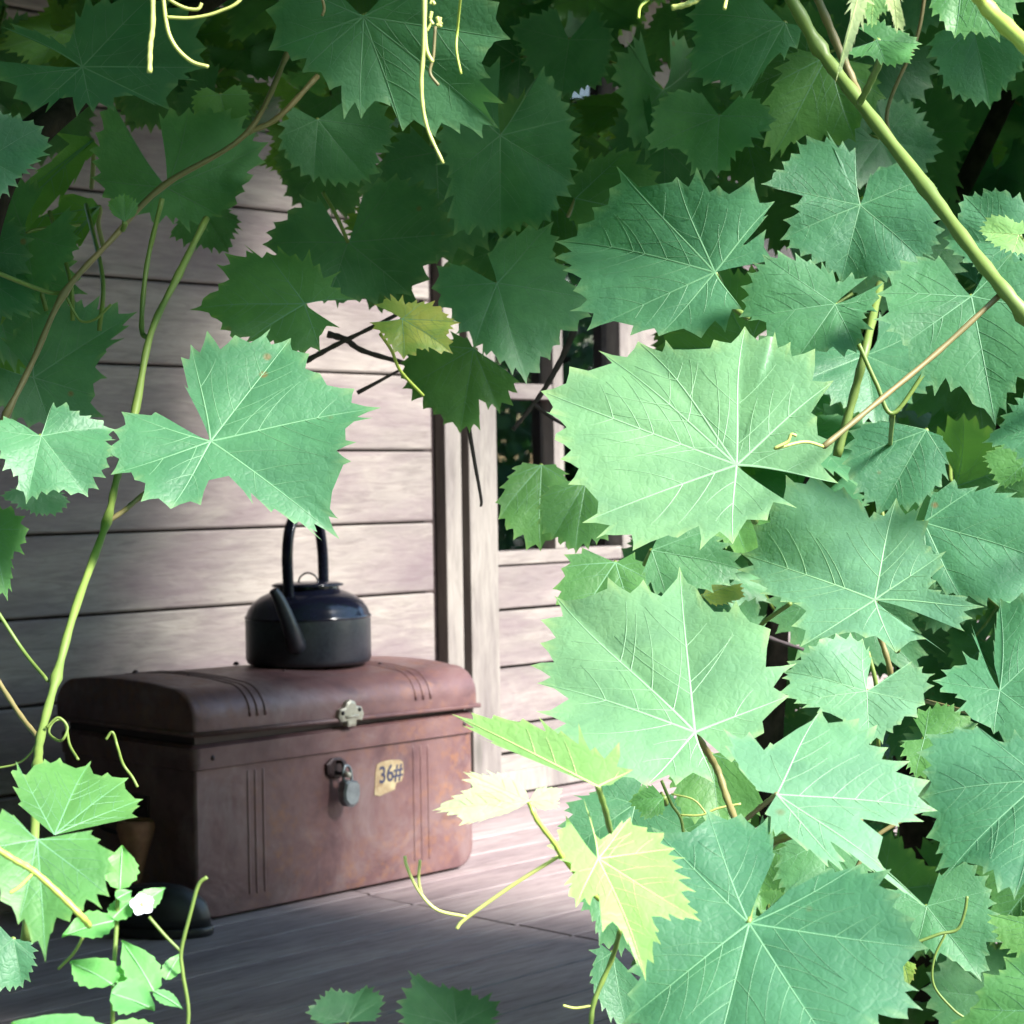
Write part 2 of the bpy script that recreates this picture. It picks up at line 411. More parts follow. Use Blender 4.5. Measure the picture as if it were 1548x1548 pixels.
part('neck', MB().box((TX+.01, TY+.01, BT-.004), (TX+TW-.01, TY+TD-.01, ZL+.008)), 'dark_tin', tk, False)
# lid: a shell with rounded front and back edges, a little ajar at its left end
def lid_prof(grow=0, n=9):
    y0, y1 = TY-.010-grow, TY+TD+.010+grow; r_ = .062
    pts = [(y0, 0)]
    for i in range(n+1):
        a = R(180-90*i/n); pts.append((y0+r_+r_*math.cos(a), LT-r_+grow+r_*.86*math.sin(a)+.008))
    for i in range(1, 6): u = i/6; pts.append((y0+r_+(y1-y0-2*r_)*u, LT+grow+.0015+.006*math.sin(math.pi*u)))
    for i in range(n+1):
        a = R(90-90*i/n); pts.append((y1-r_+r_*math.cos(a), LT-r_+grow+r_*.86*math.sin(a)+.008))
    pts.append((y1, 0)); return pts
tilt = .016
def lz(x): return ZL + (TX+TW-x)*tilt                # the lid's underside height along the trunk
LP = lid_prof(); n = len(LP); vs = []; fs = []
xs = [TX-.007, TX-.004, TX+.002] + [TX+TW*i/8 for i in range(1, 8)] + [TX+TW-.002, TX+TW+.004, TX+TW+.007]
for j, x in enumerate(xs):
    sh = 1 - (.02 if j in (0, len(xs)-1) else (.006 if j in (1, len(xs)-2) else 0))
    for y_, z_ in LP:
        cy = TY+TD/2; vs.append((x, cy+(y_-cy)*sh, lz(x)+z_*sh))
m_ = len(xs)
for j in range(m_-1): fs += [(j*n+i, (j+1)*n+i, (j+1)*n+i+1, j*n+i+1) for i in range(n-1)]
fs += [tuple(range(n)), tuple(range(m_*n-1, (m_-1)*n-1, -1))]
fs += [tuple(j*n for j in range(m_-1, -1, -1)) + tuple(j*n+n-1 for j in range(m_))]
lid = part('lid', MB().add(vs, fs), 'rusty_tin', tk); sm(lid, 50)
# rolled lip
lip = [(TX-.009, TY+TD+.012, lz(TX)), (TX-.009, TY-.013, lz(TX)), (TX+TW+.009, TY-.013, lz(TX+TW)), (TX+TW+.009, TY+TD+.012, lz(TX+TW))]
mbb = MB()
for a, c in zip(lip[:-1], lip[1:]): mbb.tube([a, V(a).lerp(V(c), .5), c], .0042, 10)
part('lip', mbb, 'rusty_tin', lid)
def frontx(px, py): return on_y(px, py, TY).x
LR = [frontx(q, 1250) for q in (376, 387, 399)]; RR = [frontx(q, 1210) for q in (626, 637, 648)]
for x in LR + RR:
    pts = [(x, TY+.0015, z_) for z_ in (.030, .036, .06, .12, .18, ZB0-.03, ZB0-.012, ZB0-.006)]
    part('rib', MB().tube(pts, [.0005, .0028, .0034, .0034, .0034, .0034, .0028, .0005], 8), 'rusty_tin', tk)
    pts = [(x, TY+TD/2+(y_-TY-TD/2)*1.0, lz(x)+z_-.0014) for y_, z_ in LP[1:-1]]
    part('rib', MB().tube(pts, .0031, 8), 'rusty_tin', lid)
def dome(c, nrm, r_, h=.6, n=10):
    nrm = V(nrm).normalized(); a = nrm.orthogonal().normalized(); b_ = nrm.cross(a); vs = []; fs = []
    for j in range(4):
        t_ = math.pi/2*j/3
        for k_ in range(n):
            an = 2*math.pi*k_/n
            vs.append(V(c) + (a*math.cos(an)+b_*math.sin(an))*r_*max(.02, math.cos(t_)) + nrm*r_*h*math.sin(t_))
    for j in range(3): fs += [(j*n+i, j*n+(i+1) % n, (j+1)*n+(i+1) % n, (j+1)*n+i) for i in range(n)]
    return MB().add(vs, fs)
zb = (ZB0+ZB1)/2
for px, py in ((322, 1150), (702, 1098)):
    p = on_y(px, py, TY-.006); part('rivet', dome((p.x, TY-.006, zb), (0, -1, 0), .005), 'dark_tin', tk)
for px, py in ((205, 1019), (285, 1026), (357, 1003), (430, 1015), (575, 1002)):
    p = on_z(px, py, lz(TX+.3)+LT+.004)
    part('rivet', dome((p.x, p.y, lz(p.x)+LT+.002), (0, 0, 1), .0065, 1.1), 'dark_tin', lid)
# hasp plate on the lid
pl = on_y(527, 1080, TY-.013); hx, hz = pl.x, pl.z
sh = [(-.034, -.004), (-.030, .012), (-.016, .016), (-.010, .026), (0, .030), (.011, .026), (.016, .017), (.030, .014), (.036, -.002), (.031, -.014), (.016, -.012), (.013, -.024), (-.010, -.024), (-.012, -.013), (-.028, -.013)]
sh = [(x*.86, z*.9) for x, z in sh]
def plate(pts, cx, cz, y0, y1, bulge=0):
    n = len(pts); vs = [(cx+x, y1, cz+z) for x, z in pts] + [(cx+x, y0, cz+z) for x, z in pts] + [(cx+x*.82, y0-.002-bulge, cz+z*.82) for x, z in pts]
    fs = [(i, (i+1) % n, n+(i+1) % n, n+i) for i in range(n)] + [(n+i, n+(i+1) % n, 2*n+(i+1) % n, 2*n+i) for i in range(n)] + [tuple(range(2*n, 3*n)), tuple(range(n-1, -1, -1))]
    return MB().add(vs, fs)
hasp = part('hasp_plate', plate(sh, hx, hz, TY-.020, TY-.008), 'brass', lid, False)
for dx, dz in ((-.021, .005), (.019, .008)):
    part('rivet', dome((hx+dx, TY-.0222, hz+dz), (0, -1, 0), .0042), 'black_iron', lid)
part('hinge_pin', MB().tube([(hx-.014, TY-.0235, hz-.003), (hx+.014, TY-.0235, hz-.002)], .0026, 8), 'brass', lid)
# staple plate below the band
pl = on_y(507, 1160, TY-.002); lx, lzz = pl.x, pl.z
st = [(-.022, -.010), (-.024, .008), (-.010, .018), (.010, .018), (.024, .008), (.022, -.010), (.008, -.020), (-.008, -.020)]
part('lock_plate', plate(st, lx, lzz, TY-.006, TY+.002), 'dark_tin', tk, False)
loop = [(lx, TY-.004, lzz+.010), (lx, TY-.020, lzz+.011), (lx, TY-.026, lzz+.001), (lx, TY-.020, lzz-.009), (lx, TY-.004, lzz-.010)]
part('staple', MB().tube(spline(loop, 5), .0032, 8), 'black_iron', tk)
# sticker
p = on_y(588, 1174, TY-.001); cx, cz = p.x, p.z
q = [(-.037, -.030), (-.034, .010), (-.030, .026), (-.016, .030), (.004, .031), (.026, .029), (.036, .024), (.038, .004), (.032, -.012), (.018, -.014), (.014, -.026), (-.008, -.030), (-.024, -.034)]
stk = part('sticker', MB().add([(cx+x, TY-.0012, cz+z) for x, z in q] + [(cx+x, TY+.001, cz+z) for x, z in q],
      [tuple(range(len(q)))[::-1]] + [(i, (i+1) % len(q), len(q)+(i+1) % len(q), len(q)+i) for i in range(len(q))]), 'sticker_paper', tk, False)
fc = bpy.data.curves.new('number', 'FONT'); fc.body = '36#'; fc.size = .044; fc.align_x = 'CENTER'; fc.align_y = 'CENTER'; fc.extrude = .0002; fc.offset = .0007
fo = bpy.data.objects.new('number_tmp', fc); C.objects.link(fo)
bpy.context.view_layer.update()
fm = bpy.data.meshes.new_from_object(fo.evaluated_get(bpy.context.evaluated_depsgraph_get())); bpy.data.objects.remove(fo)
fm.materials.clear(); fm.materials.append(MATS['print_ink'])
for vtx in fm.vertices:
    x, z = vtx.co.x*.86, vtx.co.y*1.0
    vtx.co = V((cx+.004+x - tk.location.x, TY-.0018 - vtx.co.z - tk.location.y, cz+.005+z+x*.06 - tk.location.z))
link('number', fm, stk)
# end handle
hy = TY+TD/2; hzz = .19
part('handle_plate', MB().box((TX-.004, hy-.07, hzz-.02), (TX+.001, hy+.07, hzz+.02)), 'dark_tin', tk, False, .0015)
part('handle', MB().tube(spline([(TX-.006, hy-.055, hzz), (TX-.018, hy-.056, hzz-.008), (TX-.022, hy-.045, hzz-.045), (TX-.022, hy+.045, hzz-.045), (TX-.018, hy+.056, hzz-.008), (TX-.006, hy+.055, hzz)], 6), .004, 8), 'black_iron', tk)

# padlock hanging from the staple
px_ = lx + .004; pz = lzz - .010
pdk = thing('padlock', 'small tarnished steel padlock hanging from the trunk staple', 'padlock', (px_, TY-.028, pz-.05))
pb = [(-.017, .012), (-.010, .018), (.010, .018), (.017, .012), (.020, -.006), (.017, -.022), (.006, -.031), (-.006, -.031), (-.017, -.022), (-.020, -.006)]
pbm = plate(pb, 0, 0, -.010, .006, .002); a = R(12)
pbm.v = [(px_+.006+x*math.cos(a)+z*math.sin(a)*.6, TY-.026+y_, pz-.030-x*math.sin(a)+z*math.cos(a)) for x, y_, z in pbm.v]
part('lock_body', pbm, 'steel', pdk, False)
part('shackle', MB().tube(spline([(px_-.006, TY-.028, pz-.014), (px_-.008, TY-.028, pz+.004), (px_-.001, TY-.027, pz+.015), (px_+.010, TY-.027, pz+.008), (px_+.013, TY-.028, pz-.016)], 6), .0030, 8), 'steel', pdk)
part('key_cover', MB().tube([(px_-.004, TY-.030, pz+.000), (px_-.003, TY-.040, pz-.001)], [.006, .0055], 8), 'brass', pdk)
part('keyhole', dome((px_+.004, TY-.0375, pz-.046), (0, -1, 0), .0024, .3), 'black_iron', pdk)

# ------------------------------------------------------------------ kettle
ZK = lz(TX+.3) + LT + .0072
KP = on_z(467, 1003, ZK); kr = 94.5/F*(KP-EYE).dot(fw)
kt = thing('kettle', 'black enamel kettle with tall arched handle standing on the rusty trunk', 'kettle', (KP.x, KP.y, ZK))
u_ = (KP-EYE).dot(fw)/F                               # metres per photo pixel at the kettle
prof = [(0, .001), (kr*.90, .0005), (kr*.97, .004), (kr, .012), (kr*1.0, 66*u_), (kr*.995, 70*u_)]
part('body', MB().lathe(prof, 56, (KP.x, KP.y, ZK)), 'sooty_enamel', kt)
prof = [(kr*.995, 69*u_), (kr*1.012, 70.5*u_), (kr*1.012, 72.5*u_), (kr*.985, 75*u_), (kr*.955, 83*u_), (kr*.88, 93*u_), (kr*.76, 102*u_), (kr*.62, 108*u_), (kr*.52, 111.5*u_), (kr*.50, 114*u_), (kr*.50, 118*u_)]
part('shoulder', MB().lathe(prof, 56, (KP.x, KP.y, ZK)), 'black_enamel', kt)
klid = part('lid', MB().lathe([(kr*.49, 117*u_), (kr*.57, 117.5*u_), (kr*.575, 120*u_), (kr*.50, 122.5*u_), (kr*.2, 124*u_), (0, 124.3*u_)], 48, (KP.x, KP.y, ZK)), 'black_enamel', kt)
back = -V((fw.x, fw.y, 0)).normalized(); rgt = V((rt.x, rt.y, 0)).normalized()
sp = (back*math.cos(R(20)) - rgt*math.sin(R(20))).normalized()          # way the spout points
sdn = V((-sp.y, sp.x, 0))
K0 = V((KP.x, KP.y, ZK)); Z_ = V((0, 0, 1))
part('knob_loop', MB().tube(spline([K0+rgt*x*u_+Z_*z*u_ for x, z in ((-14, 123), (-10, 132), (0, 137), (11, 133), (17, 123))], 6), .0018, 8), 'black_enamel', klid)
def strap(pts, wid, th, wdir):
    mbx = MB(); pts = [V(p) for p in pts]; vs = []; N = len(pts)
    for i, p in enumerate(pts):
        d = (pts[min(i+1, N-1)]-pts[max(0, i-1)]).normalized(); nn = d.cross(wdir).normalized()
        for k_ in range(12):
            a = 2*math.pi*k_/12; ca, sa = math.cos(a), math.sin(a)
            ca = math.copysign(abs(ca)**.6, ca); sa = math.copysign(abs(sa)**.6, sa)
            vs.append(p + wdir*wid/2*ca + nn*th/2*sa)
    fs = [(i*12+k_, i*12+(k_+1) % 12, (i+1)*12+(k_+1) % 12, (i+1)*12+k_) for i in range(N-1) for k_ in range(12)]
    fs += [tuple(range(11, -1, -1)), tuple(range((N-1)*12, N*12))]
    return mbx.add(vs, fs)
hp = [K0 + sp*s_*u_ + Z_*z*u_ for s_, z in ((62, 100), (64, 112), (66, 140), (66, 170), (58, 202), (38, 224), (8, 234), (-22, 226), (-44, 204), (-54, 170), (-56, 140), (-56, 112), (-54, 103))]
part('handle', strap(spline(hp, 5), .021, .013, sdn), 'black_enamel', kt)
for s_, z in ((63, 101), (-55, 104)):
    part('handle_lug', dome(K0 + sp*s_*u_ + Z_*z*u_, sp*(1 if s_ > 0 else -1) + Z_*.6, .012, .7), 'black_enamel', kt)
sp_pts = [K0 + back*s_*u_ + rgt*b_*u_ + Z_*z*u_ for s_, b_, z in ((78, -6, 32), (94, -9, 38), (106, -13, 56), (114, -21, 82), (120, -30, 106), (124, -37, 119))]
part('spout', MB().tube(spline(sp_pts, 6), [(.021*(1-i/30) + .0085*(i/30)) for i in range(31)], 16), 'sooty_enamel', kt)

# ------------------------------------------------------------------ things in the shade by the trunk's end
CP = on_z(208, 1392, 0)
cu = (CP-EYE).dot(fw)/F
cup = thing('clay_vase', 'small tapered terracotta vase in the shade beside the trunk end', 'vase', (CP.x, CP.y, 0))
prof = [(0, .0), (20*cu, 0), (20*cu, 6*cu), (9*cu, 16*cu), (7*cu, 60*cu), (13*cu, 85*cu), (24*cu, 122*cu), (29*cu, 140*cu), (28*cu, 149*cu), (23*cu, 153*cu), (19*cu, 150*cu), (20*cu, 136*cu), (5*cu, 90*cu), (0, 88*cu)]
vo = part('bowl', MB().lathe(prof[4:], 32, (CP.x, CP.y, 0)), 'terracotta', cup)
part('foot', MB().lathe(prof[:5], 32, (CP.x, CP.y, 0)), 'terracotta', cup)
BP = on_z(262, 1414, 0); bu = (BP-EYE).dot(fw)/F
bt = thing('rubber_clog', 'black rubber clog with round toe lying against the trunk', 'shoe', (BP.x, BP.y, 0))
def shoe(levels, length=150):
    vs = []; n = 28
    for z, sc, cut in levels:
        for k_ in range(n):
            a = 2*math.pi*k_/n; x = math.cos(a)*length/2; yv = math.sin(a)*(32 + 7*math.cos(a))
            vs.append(BP + rgt*((x*sc-14+cut)*bu) + back*(yv*sc*bu) + Z_*(z*bu))
    fs = [(i*n+k_, i*n+(k_+1) % n, (i+1)*n+(k_+1) % n, (i+1)*n+k_) for i in range(len(levels)-1) for k_ in range(n)]
    fs += [tuple(range(n-1, -1, -1)), tuple(range((len(levels)-1)*n, len(levels)*n))]
    return MB().add(vs, fs)
part('sole', shoe([(0.3, .96, 0), (3, 1.0, 0), (13, 1.0, 0), (15, .97, 0)]), 'black_rubber', bt)
part('upper', shoe([(13.5, .95, 0), (30, .95, 0), (48, .90, -2), (64, .78, -8), (74, .62, -15), (78, .40, -20)]), 'black_rubber', bt)

# ------------------------------------------------------------------ vine leaves
def leaf_mesh(ctrl, mat, rnd, fold=.10, bow=.085, wave=.068, pucker=.055, rings=9, dens=1.0, stalk=None, name='leaf', teeth=1.0, uw=.05):
    """ctrl: list of (x, y, kind) in the leaf's own plane, the stalk joint at the origin and the midrib along +x;
    kind: 'm' lobe tip with a main vein, 't' big tooth, 'v' bay. Returns leaf mesh, vein mesh."""
    pol = sorted([(math.atan2(y, x), math.hypot(x, y), k) for x, y, k in ctrl])
    keep = []
    for i, q in enumerate(pol):                        # a bay point between two far tips would pinch the lobe
        if 0 < i < len(pol)-1 and q[2] == 't' and q[1] < .55*min(pol[i-1][1], pol[i+1][1]): continue
        keep.append(q)
    pol = keep
    S_ = max(r_ for _, r_, k in pol)
    Rm = sum(r_ for _, r_, _ in pol)/len(pol)
    bd = []                                            # boundary: (angle, radius, smooth radius, rim)
    for (a0, r0, k0), (a1, r1, k1) in zip(pol[:-1], pol[1:]):
        arc = math.hypot(r0*math.cos(a0)-r1*math.cos(a1), r0*math.sin(a0)-r1*math.sin(a1))
        n = max(0, int(round(arc/(S_*.15*dens))) - 1)
        dip = min(.20, arc/S_*.17)
        amp = S_*.072*teeth
        if k0 == 'v' and k1 == 'v': n = 0
        for j in range(n+1):
            ta = j/(n+1); tb = (j+1)/(n+1)
            big0 = 1 if (j == 0) else rnd.uniform(.3, 1.35)
            def base(t_): return (r0+(r1-r0)*t_)*(1-dip*math.sin(math.pi*t_))
            def ang(t_): return a0+(a1-a0)*t_
            apex = (k0 != 'v') if j == 0 else True
            rr = r0 if j == 0 else base(ta) + amp*big0
            if j > 0: ta += rnd.uniform(-.24, .24)/(n+1)
            nb = (k1 != 'v') if j == n else True
            tv = (ta+tb)/2 + rnd.uniform(-.14, .14)/(n+1)
            rv = base(tv) - amp*rnd.uniform(.4, 1.1)
            re = r1 if j == n else base(tb) + amp
            bd.append((ang(ta), rr, rr-amp if apex else rr, 1.0 if apex else 0))
            if apex: bd.append((ang(ta*.62+tv*.38), rr*.46+rv*.54, rv*.6+rr*.4-amp*.3, .25))
            if apex and nb: bd.append((ang(tv), rv, rv, .1))
            if nb: bd.append((ang(tv*.38+tb*.62), re*.46+rv*.54, rv*.6+re*.4-amp*.3, .25))
    a1, r1, k1 = pol[-1]; bd.append((a1, r1, r1-S_*.03, 1.0))
    bd.sort(key=lambda q: q[0])
    mains = [(a, r_) for a, r_, k in pol if k == 'm']
    if not mains: mains = [(0, S_)]
    mang = [a for a, _ in mains]
    ph = rnd.uniform(0, 6.28); ph2 = rnd.uniform(0, 6.28); sgn = rnd.choice((-1, 1))
    amax = max(abs(pol[0][0]), abs(pol[-1][0]))
    def warp(a, s_): return a*(1 - uw*(1-s_)**1.6*sstep(1.4, 2.9, abs(a)))
    def zf(x, y):
        r_ = math.hypot(x, y); a = math.atan2(y, x); u = r_/S_
        z = -fold*S_*(math.sqrt((y/S_)**2+.004)-.063)*-1*1.0
        z -= bow*S_*u*u*(.65+.35*math.cos(a))
        z += wave*S_*u*u*math.sin(3*a+ph) + wave*.7*S_*u**3*math.sin(6*a+ph2)
        lo = [m_ for m_ in mang if m_ <= a]; hi = [m_ for m_ in mang if m_ > a]
        if lo and hi:
            t_ = (a-max(lo))/(min(hi)-max(lo)); z += pucker*S_*u*math.sin(math.pi*t_)*min(1, (min(hi)-max(lo))/.8)
        return z
    vs = [(0, 0, zf(0, 0))]; rim = [0.0]
    N = len(bd)
    ss = [((j+1)/rings)**.85 for j in range(rings)]
    for s_ in ss:
        for a, r_, rs, rm in bd:
            q = s_**5; rad = s_*(rs*(1-q)+r_*q); aw = warp(a, s_)
            x, y = rad*math.cos(aw), rad*math.sin(aw)
            vs.append((x, y, zf(x, y))); rim.append(rm*.55 if s_ > .999 else 0.0)
    fs = [(0, 1+i, 2+i) for i in range(N-1)]
    for j in range(rings-1):
        o0 = 1+j*N; o1 = 1+(j+1)*N
        fs += [(o0+i, o1+i, o1+i+1, o0+i+1) for i in range(N-1)]
    me = bpy.data.meshes.new(name); me.from_pydata(vs, [], fs); me.materials.append(MATS[mat])
    me.polygons.foreach_set('use_smooth', [True]*len(me.polygons))
    at = me.attributes.new('rim', 'FLOAT', 'POINT'); at.data.foreach_set('value', rim); me.update()
    # veins as raised ribs
    def brad(a):
        for (aa, ra, *_), (ab, rb, *_) in zip(bd[:-1], bd[1:]):
            if aa <= a <= ab: return ra+(rb-ra)*((a-aa)/(ab-aa+1e-9))
        return 0
    vv = []; vf = []
    def ribbon(pts, w0, w1, lift):
        n = len(pts); o = len(vv)
        for i, (x, y) in enumerate(pts):
            xa, ya = pts[max(0, i-1)]; xb, yb = pts[min(n-1, i+1)]
            L = math.hypot(xb-xa, yb-ya) or 1; nx, ny = -(yb-ya)/L, (xb-xa)/L
            w_ = w0+(w1-w0)*i/(n-1)
            for k_, h in ((-1, -.0001), (0, lift*(1-.6*i/(n-1))), (1, -.0001)):
                X, Y = x+nx*w_*k_, y+ny*w_*k_; vv.append((X, Y, zf(X, Y)+h+.0002))
        for i in range(n-1):
            for k_ in range(2): vf.append((o+i*3+k_, o+(i+1)*3+k_, o+(i+1)*3+k_+1, o+i*3+k_+1))
    for a, r_ in mains:
        bend = rnd.uniform(-.08, .08); L = r_*.97; pts = []
        for i in range(15):
            s_ = i/14; aa = warp(a, s_) + bend*math.sin(math.pi*s_)*.5
            pts.append((L*s_*math.cos(aa), L*s_*math.sin(aa)))
        wm = .0058*S_
        ribbon(pts, wm, wm*.2, S_*.0024)
        ns = max(2, int(5*r_/S_))
        for k_ in range(ns):
            f_ = .20+.62*(k_+rnd.uniform(-.15, .15))/ns
            for sd_ in (-1, 1):
                if rnd.random() < .12: continue
                i0 = min(13, int(f_*14)); x0, y0 = pts[i0]; th = math.atan2(pts[i0+1][1]-y0, pts[i0+1][0]-x0)
                Ls = r_*(.58-.44*f_)*rnd.uniform(.85, 1.1); q = [(x0, y0)]; th2 = th+sd_*rnd.uniform(.75, .95)
                for _ in range(7):
                    x_, y_ = q[-1]; th2 -= sd_*.05
                    x_ += Ls/7*math.cos(th2); y_ += Ls/7*math.sin(th2)
                    if math.hypot(x_, y_) > .90*brad(math.atan2(y_, x_)): break
                    q.append((x_, y_))
                if len(q) > 3: ribbon(q, wm*.34, wm*.10, S_*.0009)
    vm = bpy.data.meshes.new('vein'); vm.from_pydata(vv, [], vf); vm.materials.append(MATS[VEIN[mat]])
    vm.polygons.foreach_set('use_smooth', [True]*len(vm.polygons)); vm.update()
    return me, vm, S_

DS = 1.85
def frame_for(px, py, d, tip, up_t=30, side_t=0, back=False):
    """leaf plane through the pixel at depth d: its face leans up_t degrees to the sky and side_t to the right of the view"""
    J = P(px, py, d)
    vdir = -ray(px, py).normalized()
    n = vdir*1.0
    n = Matrix.Rotation(R(-up_t), 3, rt) @ n if True else n
    n = Matrix.Rotation(R(side_t), 3, up) @ n
    return J, n.normalized()
def to_plane(px, py, J, n):
    r = ray(px, py); return EYE + r*((J-EYE).dot(n)/r.dot(n))
def place_leaf(vine, J, tips, d, mat='leaf_mature', up_t=28, side_t=0, mid=None, seed=None, stalk=None, **kw):
    """J: stalk joint pixel; tips: outline control pixels (x, y[, kind])"""
    d *= DS
    rnd = random.Random(seed if seed is not None else int(J[0]*13+J[1]*7))
    Jw, n = frame_for(J[0], J[1], d, None, up_t, side_t)
    pts = [(to_plane(t_[0], t_[1], Jw, n)-Jw, (t_[2] if len(t_) > 2 else 't')) for t_ in tips]
    if mid is None: mid = max((p for p, k in pts if k == 'm'), key=lambda p: p.length, default=max((p for p, k in pts), key=lambda p: p.length))
    else: mid = to_plane(mid[0], mid[1], Jw, n)-Jw
    e1 = mid.normalized(); e2 = n.cross(e1)
    ctrl = [(p.dot(e1), p.dot(e2), k) for p, k in pts]
    me, vm, S_ = leaf_mesh(ctrl, mat, rnd, **kw)
    o = link('leaf', me, vine)
    M = Matrix(((e1.x, e2.x, n.x), (e1.y, e2.y, n.y), (e1.z, e2.z, n.z)))
    o.rotation_euler = M.to_euler(); o.location = Jw - vine.location
    link('vein', vm, o)
    sd_ = stalk if stalk is not None else 1
    if sd_:
        L = S_*.50
        sp_ = [(0, 0, -.0005), (-L*.02, 0, -L*.12), (-L*.07, L*.06*rnd.uniform(-1, 1), -L*.45), (-L*.15, L*.12*rnd.uniform(-1, 1), -L*.95)]
        sm_ = MB().tube(spline(sp_, 4), .0016 + S_*.004, 7).mesh('leaf_stalk', 'cane_green')
        link('leaf_stalk', sm_, o)
    return o

vine_r = thing('grape_vine', 'dense grape vine with broad pale green leaves crowding beside the small-paned window', 'vine', (P(1390, 1200, 2.1).x, P(1390, 1200, 2.1).y, GZ))
vine_l = thing('grape_vine', 'thin grape vine shoots hanging before the shaded plank wall left of the kettle', 'vine', (P(-60, 1200, 1.1).x, P(-60, 1200, 1.1).y, GZ))
vine_t = thing('grape_vine', 'overhead grape vine with dark shaded leaves and pale dangling tendrils above the kettle', 'vine', (P(800, -300, 1.9).x, P(800, -300, 1.9).y, GZ))

RL, LL, TL = [], [], []
m_, v_ = 'm', 'v'
